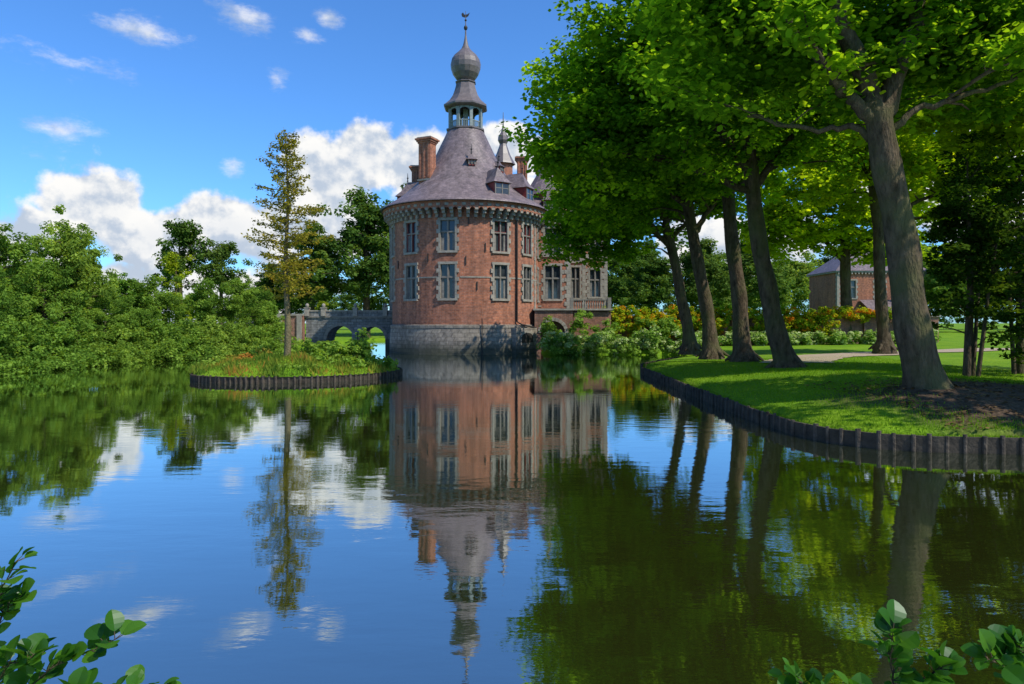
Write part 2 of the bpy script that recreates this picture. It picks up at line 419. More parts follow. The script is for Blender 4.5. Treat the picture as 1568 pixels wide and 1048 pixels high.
ln = N(nt, 'ShaderNodeVectorMath', operation='LENGTH'); L.new(sc.outputs[0], ln.inputs[0])
ad = N(nt, 'ShaderNodeMath', operation='MULTIPLY_ADD'); L.new(n1.outputs['Fac'], ad.inputs[0]); ad.inputs[1].default_value = 0.5; L.new(ln.outputs['Value'], ad.inputs[2])
mr = N(nt, 'ShaderNodeMapRange'); mr.inputs['From Min'].default_value = 1.15; mr.inputs['From Max'].default_value = 1.35; mr.inputs['To Min'].default_value = 1; mr.inputs['To Max'].default_value = 0
L.new(ad.outputs[0], mr.inputs['Value'])
mx = N(nt, 'ShaderNodeMix', data_type='RGBA'); L.new(mr.outputs[0], mx.inputs['Factor']); L.new(mu.outputs[2], mx.inputs[6]); L.new(soilr.outputs[0], mx.inputs[7])
p = N(nt, 'ShaderNodeBsdfPrincipled'); p.inputs['Roughness'].default_value = 0.95; p.inputs['Specular IOR Level'].default_value = 0.1
L.new(mx.outputs[2], p.inputs['Base Color'])
b = N(nt, 'ShaderNodeBump'); b.inputs['Strength'].default_value = 0.7; b.inputs['Distance'].default_value = 0.06; L.new(n2.outputs['Fac'], b.inputs['Height']); L.new(b.outputs[0], p.inputs['Normal'])
L.new(p.outputs[0], out.inputs['Surface'])
me.materials.append(m)

# water
me = bpy.data.meshes.new('pond_water')
me.from_pydata([(-62, 0, 0), (27, 0, 0), (27, 82, 0), (-62, 82, 0)], [], [(0, 1, 2, 3)])
wo = bpy.data.objects.new('pond_water', me); COL.objects.link(wo)
m, nt, out = new_mat('water'); L = nt.links
geo = N(nt, 'ShaderNodeNewGeometry')
mp = N(nt, 'ShaderNodeMapping'); mp.inputs['Scale'].default_value = (0.7, 1.7, 1)
L.new(geo.outputs['Position'], mp.inputs['Vector'])
n1 = N(nt, 'ShaderNodeTexNoise'); n1.inputs['Scale'].default_value = 1.8; n1.inputs['Detail'].default_value = 5; n1.inputs['Roughness'].default_value = 0.52
L.new(mp.outputs[0], n1.inputs['Vector'])
n3 = N(nt, 'ShaderNodeTexNoise'); n3.inputs['Scale'].default_value = 0.12; n3.inputs['Detail'].default_value = 2
L.new(mp.outputs[0], n3.inputs['Vector'])
mk = N(nt, 'ShaderNodeMapRange'); mk.inputs['From Min'].default_value = 0.4; mk.inputs['From Max'].default_value = 0.65; mk.inputs['To Min'].default_value = 0.2; mk.inputs['To Max'].default_value = 0.9
L.new(n3.outputs['Fac'], mk.inputs['Value'])
b = N(nt, 'ShaderNodeBump'); b.inputs['Distance'].default_value = 0.0055
L.new(mk.outputs[0], b.inputs['Strength'])
L.new(n1.outputs['Fac'], b.inputs['Height'])
fr = N(nt, 'ShaderNodeFresnel'); fr.inputs['IOR'].default_value = 1.9; L.new(b.outputs[0], fr.inputs['Normal'])
gl = N(nt, 'ShaderNodeBsdfGlossy'); gl.inputs['Roughness'].default_value = 0.018; gl.inputs['Color'].default_value = (0.86, 0.92, 0.92, 1)
L.new(b.outputs[0], gl.inputs['Normal'])
df = N(nt, 'ShaderNodeBsdfDiffuse'); df.inputs['Color'].default_value = (0.026, 0.030, 0.005, 1)
mf = N(nt, 'ShaderNodeMapRange'); mf.inputs['From Min'].default_value = 0.1; mf.inputs['From Max'].default_value = 0.6; mf.inputs['To Min'].default_value = 0.50; mf.inputs['To Max'].default_value = 0.93
L.new(fr.outputs[0], mf.inputs['Value'])
ms = N(nt, 'ShaderNodeMixShader'); L.new(mf.outputs[0], ms.inputs[0]); L.new(df.outputs[0], ms.inputs[1]); L.new(gl.outputs[0], ms.inputs[2])
L.new(ms.outputs[0], out.inputs['Surface'])
me.materials.append(m)

# path
PP = [(10.9, 26.2), (11.8, 28.2), (13.5, 30.6), (16.5, 33.2), (21, 35.5), (27, 37.5), (36, 39.5)]
mb = MB()
fine = []
for i in range(len(PP)-1):
    for k in range(12):
        t = k/12; fine.append((PP[i][0]*(1-t)+PP[i+1][0]*t, PP[i][1]*(1-t)+PP[i+1][1]*t))
cols = []
for i, (x, y) in enumerate(fine):
    a = fine[max(0, i-1)]; c = fine[min(len(fine)-1, i+1)]
    d = Vector((c[0]-a[0], c[1]-a[1], 0)).normalized(); nrm = Vector((-d.y, d.x, 0))
    row = []
    for w in (-1.3, -0.65, 0, 0.65, 1.3):
        q = Vector((x, y, 0))+nrm*w*(1+0.05*math.sin(i*1.3)); q.z = hz(q.x, q.y)+0.03; row.append(q)
    cols.append(row)
for i in range(len(cols)-1):
    for j in range(4):
        mb.face([cols[i][j], cols[i+1][j], cols[i+1][j+1], cols[i][j+1]], M_PATH)
mb.obj('garden_path')

def palisade(name, poly, ztop, spacing=0.27, prad=0.04):
    e = empty(name)
    mp_, mb_ = MB(), MB()
    acc = 0; rr = random.Random(3)
    for i in range(len(poly)-1):
        a = Vector((*poly[i], 0)); c = Vector((*poly[i+1], 0))
        Lg = (c-a).length; d = (c-a)/Lg; nrm = Vector((-d.y, d.x, 0))
        zt = ztop
        mb_.face([(a.x, a.y, -0.6), (c.x, c.y, -0.6), (c.x, c.y, zt-0.03), (a.x, a.y, zt-0.03)], M_WOODD)
        mb_.face([(a.x, a.y, zt-0.03), (c.x, c.y, zt-0.03), tuple(c-nrm*0.05+Vector((0, 0, zt-0.03))), tuple(a-nrm*0.05+Vector((0, 0, zt-0.03)))], M_WOOD)
        s = acc
        while s < Lg:
            q = a+d*s
            h = zt+rr.uniform(-0.03, 0.02)
            lean = Vector((rr.uniform(-.02, .02), rr.uniform(-.02, .02), 0))
            r = prad*rr.uniform(0.75, 1.25)
            mp_.tube([q+Vector((0, 0, -0.6)), q+lean+Vector((0, 0, h)), q+lean+Vector((0, 0, h+0.002))], [r, r, 0.001], M_WOOD, 8, smooth=False)
            s += spacing*rr.uniform(0.85, 1.15)
        acc = s-Lg
    mb_.obj('boards', e); mp_.obj('posts', e)
edge = [(16, 10.6), (12, 10.8), (8.2, 10.9), (6.9, 11.05), (6.1, 11.35), (5.55, 11.9), (5.25, 12.8), (5.15, 15.1), (5.2, 19.6), (5.3, 24), (5.4, 28.5), (5.8, 30.6), (7.0, 33.2), (9.0, 37)]
palisade('wooden_bank_edging', edge, 0.29)

# island
IC = (-8.62, 27.2); IA, IB = 4.0, 3.5
def isl(t, k=1.0):
    r = 1+0.03*math.sin(3*t+1)+0.02*math.sin(5*t)
    return (IC[0]+IA*k*r*math.cos(t), IC[1]+IB*k*r*math.sin(t))
ring = [isl(2*math.pi*i/48) for i in range(49)]
palisade('island_edging', ring, 0.25, 0.2, 0.045)
mb = MB()
ks = [0.99, 0.9, 0.75, 0.5, 0.25, 0.001]
zs = [0.22, 0.34, 0.46, 0.6, 0.68, 0.7]
for i in range(5):
    for j in range(48):
        t0, t1 = 2*math.pi*j/48, 2*math.pi*(j+1)/48
        mb.face([(*isl(t0, ks[i]), zs[i]), (*isl(t1, ks[i]), zs[i]), (*isl(t1, ks[i+1]), zs[i+1]), (*isl(t0, ks[i+1]), zs[i+1])], gr.data.materials[0], smooth=True)
for j in range(48):
    t0, t1 = 2*math.pi*j/48, 2*math.pi*(j+1)/48
    mb.face([(*isl(t0, 1.0), -1), (*isl(t1, 1.0), -1), (*isl(t1, .99), .22), (*isl(t0, .99), .22)], M_SOIL)
mb.obj('island', merge=True)
def islz(x, y):
    k = math.hypot((x-IC[0])/IA, (y-IC[1])/IB)
    return float(np.interp(k, [0, .25, .5, .75, .9, 1], [.7, .68, .6, .46, .34, .22]))
n = 8000
t = R.uniform(0, 6.283, n); k = np.sqrt(R.uniform(0, 1, n))*1.0
C = np.stack([IC[0]+IA*k*np.cos(t), IC[1]+IB*k*np.sin(t), np.zeros(n)], 1)
C[:, 2] = [islz(a, b_) for a, b_ in C[:, :2]]
tone = np.clip(0.30+0.4*np.sin(C[:, 0]*1.9+1)*np.cos(C[:, 1]*1.3)+R.normal(0, .2, n), 0, 1)
obj_from(leaves_mesh('marsh_grass', C, R.uniform(0.08, 0.32, n)*(0.5+0.6*np.sin(C[:, 0]*2.3+C[:, 1])**2), tone, LM_REED, R, shape=BLADE*np.array([2.6, 1]), vertical=True), 'marsh_grass')
def bush_at(name, pts, rs, per, cr, size, mat, rng, shape=QUAD, toneshift=0.0, dens=10):
    cl = []
    for (x, y, z), (rx, ry, rz) in zip(pts, rs):
        n = max(5, int(rx*ry*rz*dens/(cr**1.5)))
        cl.append(crown_clumps(rng, (x, y, z), (rx, ry, rz), n, 2.6, 0.25))
    cl = np.concatenate(cl)
    P, s, t, nr = leaves_in(rng, cl, per, cr, 0.7, size)
    keep = P[:, 2] > 0.02
    me = leaves_mesh(name, P[keep], s[keep], np.clip(t[keep]+toneshift, 0, 1), mat, rng, shape, 0.4, nr[keep])
    return obj_from(me, name)
bush_at('island_shrub', [(-6.5, 26.0, .65), (-5.8, 26.8, .7), (-7.4, 26.4, .7), (-6.3, 27.8, 1.0), (-7.9, 28.2, .9), (-7.0, 27.2, .95), (-5.3, 27.0, .6)], [(.6, .5, .4), (.5, .5, .5), (.5, .4, .35), (.8, .6, .7), (.8, .7, .6), (.6, .5, .6), (.4, .4, .4)], 60, .28, .15, LM_BANK, R, toneshift=0.15)
bush_at('island_shrub', [(-11.7, 27.3, .5), (-11.2, 26.2, .45), (-9.9, 25.2, .42), (-8.6, 24.8, .4), (-7.2, 24.7, .38), (-9.3, 29.5, .8), (-10.6, 29.3, .7)], [(.6, .5, .3), (.6, .4, .25), (.7, .35, .22), (.6, .3, .2), (.6, .3, .2), (.8, .6, .5), (.8, .6, .4)], 60, .25, .11, LM_BANK, R, toneshift=0.25)
bush_at('red_marsh_plant', [(-11.1, 27.5, .55), (-10.5, 28.2, .65), (-10.1, 26.3, .5), (-11.8, 27.9, .45), (-8.2, 25.6, .5)], [(.6, .5, .3), (.7, .5, .35), (.8, .4, .25), (.6, .4, .25), (.5, .3, .2)], 50, .22, .10, LM_REED, R, toneshift=0.4)

# ------------------------------------------------------------------ castle
castle = empty('moated_castle', (0, 0, 0))
TC = (-3.46, 51.0); TR = 5.4
def TP(r, th, z): return Vector((TC[0]+r*math.sin(th), TC[1]-r*math.cos(th), z))
def frameM(th, r, z=0):
    o = TP(r, th, z)
    outw = Vector((math.sin(th), -math.cos(th), 0)); tan = Vector((math.cos(th), math.sin(th), 0))
    return Matrix(((tan.x, -outw.x, 0, o.x), (tan.y, -outw.y, 0, o.y), (0, 0, 1, o.z), (0, 0, 0, 1)))

walls, stone, glass, frames, roof = MB(), MB(), MB(), MB(), MB()
def window(M, w, z0, z1, q=True, red=False, curtain=True):
    hw = w/2
    rows = max(3, int(round((z1-z0)/0.3))); h = (z1-z0)/rows
    for i in range(rows):
        ww = 0.27 if i % 2 == 0 else 0.13
        if not q: ww = 0.14
        for sgn in (-1, 1):
            x0, x1 = (hw, hw+ww) if sgn > 0 else (-hw-ww, -hw)
            stone.box((x0, -0.035, z0+i*h+0.004), (x1, 0.24, z0+(i+1)*h-0.004), M_STONE, M)
    stone.box((-hw-0.18, -0.04, z1), (hw+0.18, 0.24, z1+0.17), M_STONE, M)
    stone.box((-hw-0.18, -0.09, z0-0.14), (hw+0.18, 0.24, z0), M_STONE, M)
    glass.box((-hw, 0.17, z0), (hw, 0.19, z1), M_GLASS, M)
    fm = M_REDFRAME if red else M_FRAME
    zt = z0+(z1-z0)*0.62
    frames.box((-0.04, 0.04, z0), (0.04, 0.16, z1), M_FRAME, M)
    frames.box((-hw, 0.05, zt-0.04), (-0.04, 0.15, zt+0.04), M_FRAME, M)
    frames.box((0.04, 0.05, zt-0.04), (hw, 0.15, zt+0.04), M_FRAME, M)
    for a, b_ in ((-hw, -0.04), (0.04, hw)):
        for c, d in ((z0, zt-0.04), (zt+0.04, z1)):
            t = 0.04
            frames.box((a, 0.10, c), (a+t, 0.165, d), fm, M); frames.box((b_-t, 0.10, c), (b_, 0.165, d), fm, M)
            frames.box((a+t, 0.10, c), (b_-t, 0.165, c+t), fm, M); frames.box((a+t, 0.10, d-t), (b_-t, 0.165, d), fm, M)
    if curtain:
        k = 0.16*w
        frames.box((-hw+0.05, 0.145, z0+0.05), (-hw+0.05+k, 0.166, zt-0.06), M_CURTAIN, M)
        frames.box((hw-0.05-k, 0.145, z0+0.05), (hw-0.05, 0.166, zt-0.06), M_CURTAIN, M)

deg = math.radians
wins = []
for i, th in enumerate((-72, -40, -9, 30, 57, 84)):
    wins.append((deg(th), 0.5, 3.75, 6.05, False))
    wins.append((deg(th), 0.5, 6.95, 9.0, th in (-40, 30, 57)))
bp = set(round(deg(a), 6) for a in range(-180, 181, 5))
for w in wins:
    bp.add(round(w[0]-w[1]/TR, 6)); bp.add(round(w[0]+w[1]/TR, 6))
bp = sorted(bp)
zb = [1.95, 3.75, 5.12, 5.24, 6.05, 6.95, 9.0, 9.95]
for i in range(len(bp)-1):
    tm = (bp[i]+bp[i+1])/2
    if bp[i+1]-bp[i] < 1e-5: continue
    for j in range(len(zb)-1):
        zm = (zb[j]+zb[j+1])/2
        if any(abs(tm-w[0]) < w[1]/TR-1e-6 and w[2] < zm < w[3] for w in wins): continue
        a, c = bp[i], bp[i+1]
        walls.face([TP(TR, a, zb[j]), TP(TR, c, zb[j]), TP(TR, c, zb[j+1]), TP(TR, a, zb[j+1])], M_BRICK,
                   [(a*TR, zb[j]), (c*TR, zb[j]), (c*TR, zb[j+1]), (a*TR, zb[j+1])])
for w in wins:
    window(frameM(w[0], TR), 1.0, w[2], w[3], red=w[4])
for i in range(len(bp)-1):
    tm = (bp[i]+bp[i+1])/2
    if any(abs(tm-w[0]) < (w[1]+0.2)/TR for w in wins): continue
    a, c = bp[i], bp[i+1]
    r = TR+0.035
    stone.face([TP(r, a, 5.14), TP(r, c, 5.14), TP(r, c, 5.23), TP(r, a, 5.23)], M_STONE)
    stone.face([TP(r, a, 5.23), TP(r, c, 5.23), TP(TR-.01, c, 5.23), TP(TR-.01, a, 5.23)], M_STONE)
    stone.face([TP(r, c, 5.14), TP(r, a, 5.14), TP(TR-.01, a, 5.14), TP(TR-.01, c, 5.14)], M_STONE)
walls.lathe([(5.62, -1.0), (5.60, 0.9), (5.52, 1.75), (5.55, 1.78), (5.55, 1.95), (5.38, 2.0)], TC, 72, M_BASE, smooth=False)
M = frameM(deg(43.5), TR)
stone.tube([M @ Vector((0, -0.12, 9.5)), M @ Vector((0, -0.12, 2.2)), M @ Vector((0.35, -0.22, 2.0)), M @ Vector((1.9, -0.15, 1.75))], [0.06]*4, M_IRON, 8)
M = frameM(deg(15), TR)
stone.tube([M @ Vector((0, -0.25, 2.4)), M @ Vector((0, -0.25, -0.5))], [0.035]*2, M_IRON, 6)
M = frameM(deg(51), 5.60)
stone.box((-1.25, -0.22, -1.0), (1.35, 0.5, 1.75), M_BASE, M)
glass.box((-0.62, -0.245, 0.75), (0.62, -0.222, 1.15), M_IRON, M)
for i in range(11):
    a = math.pi*i/11; b_ = math.pi*(i+1)/11
    stone.face([M @ Vector((0.62*math.cos(a), -0.245, 1.15+0.28*math.sin(a))), M @ Vector((0, -0.245, 1.15)), M @ Vector((0.62*math.cos(b_), -0.245, 1.15+0.28*math.sin(b_)))], M_IRON)
    o1, o2 = 0.80, 0.62
    stone.face([M @ Vector((o2*math.cos(a), -0.25, 1.15+.28*math.sin(a))), M @ Vector((o1*math.cos(a), -0.26, 1.15+.45*math.sin(a))), M @ Vector((o1*math.cos(b_), -0.26, 1.15+.45*math.sin(b_))), M @ Vector((o2*math.cos(b_), -0.25, 1.15+.28*math.sin(b_)))], M_STONE)
for th, z in ((4, 6.3), (12, 4.6), (-24, 6.5), (18, 7.2), (-57, 6.2), (6, 9.0)):
    M = frameM(deg(th), TR)
    stone.box((-0.03, -0.07, z-0.28), (0.03, -0.004, z+0.28), M_IRON, M)
for i in range(24):
    z = 2.1+i*0.3
    M = frameM(deg(70.5), TR)
    ww = 0.34 if i % 2 else 0.2
    stone.box((-ww/2, -0.045, z+.004), (ww/2, 0.1, z+.296), M_STONE, M)
NC = 66
for i in range(NC):
    th = 2*math.pi*i/NC
    M = frameM(th, TR)
    stone.box((-0.10, -0.20, 9.18), (0.10, 0.05, 9.42), M_STONE, M)
    stone.box((-0.11, -0.42, 9.42), (0.11, 0.05, 9.62), M_STONE, M)
    stone.box((-0.12, -0.60, 9.62), (0.12, 0.05, 9.80), M_STONE, M)
walls.lathe([(TR+0.0, 9.80), (TR+0.62, 9.803), (TR+0.62, 10.12), (TR+0.70, 10.16), (TR+0.70, 10.26)], TC, 132, M_BRICK, smooth=False)
for i in range(NC):
    th = 2*math.pi*(i+0.5)/NC
    M = frameM(th, TR+0.62)
    w = 2*math.pi*(TR+0.62)/NC-0.24
    for sgn in (-1, 1):
        pts = [(sgn*w/2, 0, 9.80), (sgn*w/2, 0, 9.64), (sgn*w*0.36, 0, 9.73), (sgn*w*0.15, 0, 9.785), (0, 0, 9.80)]
        stone.face([M @ Vector(p_) for p_ in pts], M_BRICK)
    stone.box((-0.13, -0.03, 9.90), (0.13, 0.05, 10.06), M_STONE, M)
prof = [(6.28, 10.22), (6.25, 10.30), (5.75, 10.62), (5.15, 11.0), (4.5, 11.5), (3.85, 12.1), (3.25, 12.8), (2.75, 13.5), (2.32, 14.3), (1.95, 15.1), (1.62, 15.8), (1.38, 16.3)]
roof.lathe(prof, TC, 96, M_SLATE, smooth=True)
roof.lathe([(6.0, 10.2), (6.28, 10.22)], TC, 96, M_IRON)
roof.lathe([(1.36, 16.28), (1.50, 16.36), (1.50, 16.46), (1.3, 16.5), (0.0, 16.5)], TC, 8, M_LEAD, smooth=False, a0=deg(22.5))
lan = MB()
for i in range(8):
    th = deg(22.5+45*i)
    M = frameM(th, 1.22)
    lan.box((-0.11, -0.09, 16.5), (0.11, 0.09, 17.95), M_GREENWOOD, M)
    M2 = frameM(deg(45*i), 1.22*math.cos(deg(22.5)))
    hw = 1.22*math.sin(deg(22.5))-0.1
    lan.box((-hw, -0.04, 16.95), (hw, 0.03, 17.02), M_GREENWOOD, M2)
    for k in (-0.66, -0.33, 0, 0.33, 0.66):
        lan.box((hw*k-0.025, -0.02, 16.5), (hw*k+0.025, 0.02, 16.95), M_GREENWOOD, M2)
    for k in range(8):
        a = math.pi*k/8; b_ = math.pi*(k+1)/8
        lan.face([M2 @ Vector((hw*math.cos(a), -0.05, 17.62+0.28*math.sin(a))), M2 @ Vector((hw*math.cos(a), -0.05, 18.05)), M2 @ Vector((hw*math.cos(b_), -0.05, 18.05)), M2 @ Vector((hw*math.cos(b_), -0.05, 17.62+0.28*math.sin(b_)))], M_GREENWOOD)
lan.box((-0.18, -0.18, 16.5), (0.18, 0.18, 18.05), M_GREENWOOD, Matrix.Translation((TC[0], TC[1], 0)))
lan.obj('lantern', castle)
roof.lathe([(1.2, 17.98), (1.62, 18.05), (1.70, 18.12), (1.70, 18.24), (1.58, 18.32), (1.25, 18.62), (1.0, 19.0), (0.84, 19.45), (0.74, 19.85), (0.70, 19.95), (0.80, 20.0), (0.80, 20.06), (0.55, 20.12)], TC, 8, M_LEAD, smooth=False, a0=deg(22.5))
roof.lathe([(0.50, 20.1), (0.72, 20.3), (0.96, 20.65), (1.10, 21.05), (1.13, 21.4), (1.05, 21.75), (0.85, 22.05), (0.58, 22.3), (0.34, 22.55), (0.2, 22.85), (0.12, 23.2), (0.06, 23.6), (0.045, 24.1), (0.02, 25.4)], TC, 16, M_LEAD, smooth=False)
roof.lathe([(0.0, 23.95), (0.11, 24.02), (0.15, 24.15), (0.11, 24.28), (0.0, 24.33)], TC, 12, M_IRON)
roof.lathe([(0.0, 24.62), (0.08, 24.68), (0.08, 24.76), (0.0, 24.82)], TC, 12, M_IRON)
vane = [(-0.28, 0, 25.0), (-0.12, 0, 24.93), (0.06, 0, 24.93), (0.2, 0, 25.04), (0.3, 0, 25.28), (0.12, 0, 25.16), (-0.1, 0, 25.14), (-0.2, 0, 25.3), (-0.32, 0, 25.2)]
for dy in (-0.015, 0.015):
    roof.face([(TC[0]+x, TC[1]+dy, z) for x, y, z in vane], M_IRON)

def chimney(x, y, w, d, z0, z1, yaw=0.0, base=True):
    M = Matrix.Translation((x, y, 0)) @ Matrix.Rotation(yaw, 4, 'Z')
    hw, hd = w/2, d/2
    walls.box((-hw, -hd, z0+0.0), (hw, hd, z1-0.45), M_BRICK, M)
    for k in (-1, 0, 1):
        walls.box((k*hw*0.72-0.07, -hd-0.06, z0+1.5), (k*hw*0.72+0.07, -hd-0.002, z1-0.45), M_BRICK, M)
    for zz, e in ((z1-0.45, 0.05), (z1-0.33, 0.12), (z1-0.2, 0.2)):
        walls.box((-hw-e, -hd-e, zz), (hw+e, hd+e, zz+0.118), M_BRICK, M)
    walls.box((-hw-0.1, -hd-0.1, z1-0.08), (hw+0.1, hd+0.1, z1), M_STONE, M)
    walls.box((-hw-0.08, -hd-0.08, z0+1.3), (hw+0.08, hd+0.08, z0+1.42), M_STONE, M)
    if base:
        walls.box((-hw-0.45, -hd-0.3, z0-0.6), (hw+0.45, hd+0.3, z0+0.5), M_BRICK, M, taper=0.72)
    for k in (-0.5, 0.5):
        walls.box((k*hw-0.1, -0.1, z1), (k*hw+0.1, 0.1, z1+0.02), M_IRON, M)
chimney(-6.05, 48.75, 0.95, 0.8, 10.9, 15.3, yaw=deg(-25))
chimney(-7.45, 53.6, 0.75, 0.7, 10.9, 14.4)
chimney(0.9, 60.5, 0.9, 0.8, 12.0, 16.8)
chimney(2.6, 58.5, 0.8, 0.8, 11.5, 15.2)
chimney(-1.2, 64, 0.9, 0.8, 13.0, 17.4)

def dormer(M, w, z0, h, depth, rh, red=True):
    hw = w/2
    walls.box((-hw, 0, z0), (hw, depth, z0+h), M_REDFRAME if red else M_STONE, M)
    for a, b_ in ((-hw+0.08, -0.035), (0.035, hw-0.08)):
        glass.box((a, -0.02, z0+0.12), (b_, 0.004, z0+h-0.1), M_GLASS, M)
        frames.box((a, -0.028, z0+h*0.55), (b_, -0.021, z0+h*0.55+0.05), M_FRAME, M)
    for x in (-hw, -0.03, hw-0.07):
        frames.box((x, -0.05, z0+0.06), (x+0.07, -0.003, z0+h-0.02), M_FRAME, M)
    e = 0.16
    P = [M @ Vector(v_) for v_ in ((-hw-e, -e, z0+h), (hw+e, -e, z0+h), (hw+e, depth+0.8, z0+h), (-hw-e, depth+0.8, z0+h))]
    Q = [M @ Vector(v_) for v_ in ((-hw*.72, hw*.35, z0+h+rh*.35), (hw*.72, hw*.35, z0+h+rh*.35), (hw*.72, depth+.6, z0+h+rh*.35), (-hw*.72, depth+.6, z0+h+rh*.35))]
    A = M @ Vector((0, hw, z0+h+rh)); Bk = M @ Vector((0, depth+0.3, z0+h+rh))
    for i in range(4):
        roof.face([P[i], P[(i+1) % 4], Q[(i+1) % 4], Q[i]], M_SLATE)
    roof.face([Q[0], Q[1], A], M_SLATE); roof.face([Q[1], Q[2], Bk, A], M_SLATE); roof.face([Q[2], Q[3], Bk], M_SLATE); roof.face([Q[3], Q[0], A, Bk], M_SLATE)
    roof.face(P[::-1], M_FRAME)
    roof.tube([A, A+Vector((0, 0, 0.7))], [0.05, 0.015], M_IRON, 6)
    roof.lathe([(0, A.z+0.25), (0.09, A.z+0.33), (0, A.z+0.41)], (A.x, A.y), 8, M_IRON)
dormer(frameM(deg(32), 5.25), 1.15, 10.75, 0.95, 1.6, 1.15)
dormer(frameM(deg(64), 5.25), 1.15, 10.75, 0.95, 1.6, 1.15)
dormer(frameM(deg(12), 3.05), 0.5, 13.2, 0.42, 0.9, 0.45)
dormer(frameM(deg(60), 3.15), 0.5, 13.0, 0.42, 0.9, 0.45)
dormer(frameM(deg(-105), 5.25), 1.15, 10.75, 0.95, 1.6, 1.15)

def wall_panel(M, x0, x1, z0, z1, wl, mat=M_BRICK):
    bx = sorted(set([x0, x1]+[w_[0]-w_[1]/2 for w_ in wl]+[w_[0]+w_[1]/2 for w_ in wl]))
    bz = sorted(set([z0, z1]+[w_[2] for w_ in wl]+[w_[3] for w_ in wl]))
    for i in range(len(bx)-1):
        for j in range(len(bz)-1):
            xm, zm = (bx[i]+bx[i+1])/2, (bz[j]+bz[j+1])/2
            if any(abs(xm-w_[0]) < w_[1]/2 and w_[2] < zm < w_[3] for w_ in wl): continue
            walls.face([M @ Vector((bx[i], 0, bz[j])), M @ Vector((bx[i+1], 0, bz[j])), M @ Vector((bx[i+1], 0, bz[j+1])), M @ Vector((bx[i], 0, bz[j+1]))], mat)
    for w_ in wl: window(M @ Matrix.Translation((w_[0], 0, 0)), w_[1], w_[2], w_[3], red=w_[4] if len(w_) > 4 else False)
def quoins(x, y, z0, z1, dirx=1):
    i = 0; z = z0
    while z < z1-0.05:
        a = 0.42 if i % 2 else 0.26; b_ = 0.26 if i % 2 else 0.42
        lo = (x-0.04 if dirx > 0 else x-a, y-0.045, z+0.004); hi = (x+a if dirx > 0 else x+0.04, y+b_, min(z+0.3, z1)-0.004)
        stone.box(lo, hi, M_STONE); z += 0.3; i += 1
def wing(x0, x1, y0, y1, ztop, fw, rw, ridge, eave=0.25, base=1.9):
    M = Matrix.Translation((0, y0, 0))
    wall_panel(M, x0, x1, base, ztop, fw)
    ME = Matrix(((0, -1, 0, x1), (1, 0, 0, 0), (0, 0, 1, 0), (0, 0, 0, 1)))
    wall_panel(ME, y0, y1, base, ztop, rw)
    walls.face([(x0, y1, base), (x0, y0, base), (x0, y0, ztop), (x0, y1, ztop)], M_BRICK)
    walls.face([(x1, y1, base), (x0, y1, base), (x0, y1, ztop), (x1, y1, ztop)], M_BRICK)
    walls.box((x0-0.1, y0-0.12, -1), (x1+0.12, y1+0.1, base), M_BASE)
    quoins(x0, y0, base, ztop-.02, 1); quoins(x1, y0, base, ztop-.02, -1)
    e = eave
    stone.box((x0-e, y0-e, ztop), (x1+e, y1+e, ztop+0.2), M_STONE)
    k = x0
    while k < x1:
        stone.box((k, y0-e+0.03, ztop-0.22), (k+0.16, y0-0.002, ztop-0.003), M_STONE); k += 0.42
    k = y0
    while k < y1:
        stone.box((x1+0.002, k, ztop-0.22), (x1+e-0.03, k+0.16, ztop-0.003), M_STONE); k += 0.42
    z = ztop+0.2; e += 0.1
    w_, d_ = x1-x0, y1-y0
    mrg = min(w_, d_)/2
    P = [(x0-e, y0-e, z), (x1+e, y0-e, z), (x1+e, y1+e, z), (x0-e, y1+e, z)]
    if w_ > d_: A, Bk = Vector((x0+mrg, (y0+y1)/2, ridge)), Vector((x1-mrg, (y0+y1)/2, ridge))
    else: A, Bk = Vector(((x0+x1)/2, y0+mrg*0.8, ridge)), Vector(((x0+x1)/2, y1-mrg*0.8, ridge))
    P = [Vector(q) for q in P]
    if w_ > d_:
        roof.face([P[0], P[1], Bk, A], M_SLATE); roof.face([P[1], P[2], Bk], M_SLATE); roof.face([P[2], P[3], A, Bk], M_SLATE); roof.face([P[3], P[0], A], M_SLATE)
    else:
        roof.face([P[0], P[1], A], M_SLATE); roof.face([P[1], P[2], Bk, A], M_SLATE); roof.face([P[2], P[3], Bk], M_SLATE); roof.face([P[3], P[0], A, Bk], M_SLATE)
    for q in (A, Bk): roof.tube([q, q+Vector((0, 0, 1.0))], [0.06, 0.015], M_IRON, 6)

wing(-8.2, 4.35, 51.2, 64, 9.75, [(3.05, 1.15, 7.2, 9.2), (3.05, 1.15, 3.9, 6.4)], [(53.6, 1.1, 7.2, 9.2), (53.6, 1.1, 3.9, 6.4), (56.0, 1.1, 3.9, 6.4)], 14.6)
wing(3.2, 8.0, 57.5, 70, 10.2, [(5.35, 0.7, 7.3, 9.3), (5.35, 0.7, 4.2, 6.8), (7.0, 0.9, 7.6, 9.2), (7.0, 0.9, 4.3, 6.6)], [(60, 1.1, 7.4, 9.3), (60, 1.1, 4.2, 6.8), (63, 1.1, 7.4, 9.3), (63, 1.1, 4.2, 6.8), (66, 1.1, 4.2, 6.8)], 14.8)
quoins(5.95, 57.5, 1.9, 10.0, 1)
wing(-10.1, -8.3, 56.5, 61, 11.4, [(-9.2, 0.6, 8.8, 10.2)], [], 12.7)
for z in (3.3, 5.0, 6.75, 9.4):
    stone.box((1.9, 51.165, z), (2.2, 51.19, z+0.12), M_STONE)
    stone.box((4.7, 57.46, z), (4.95, 57.49, z+0.12), M_STONE)
turr = (-0.75, 58.0)
walls.lathe([(0.8, 9.9), (0.8, 15.6)], turr, 8, M_BRICK, smooth=False)
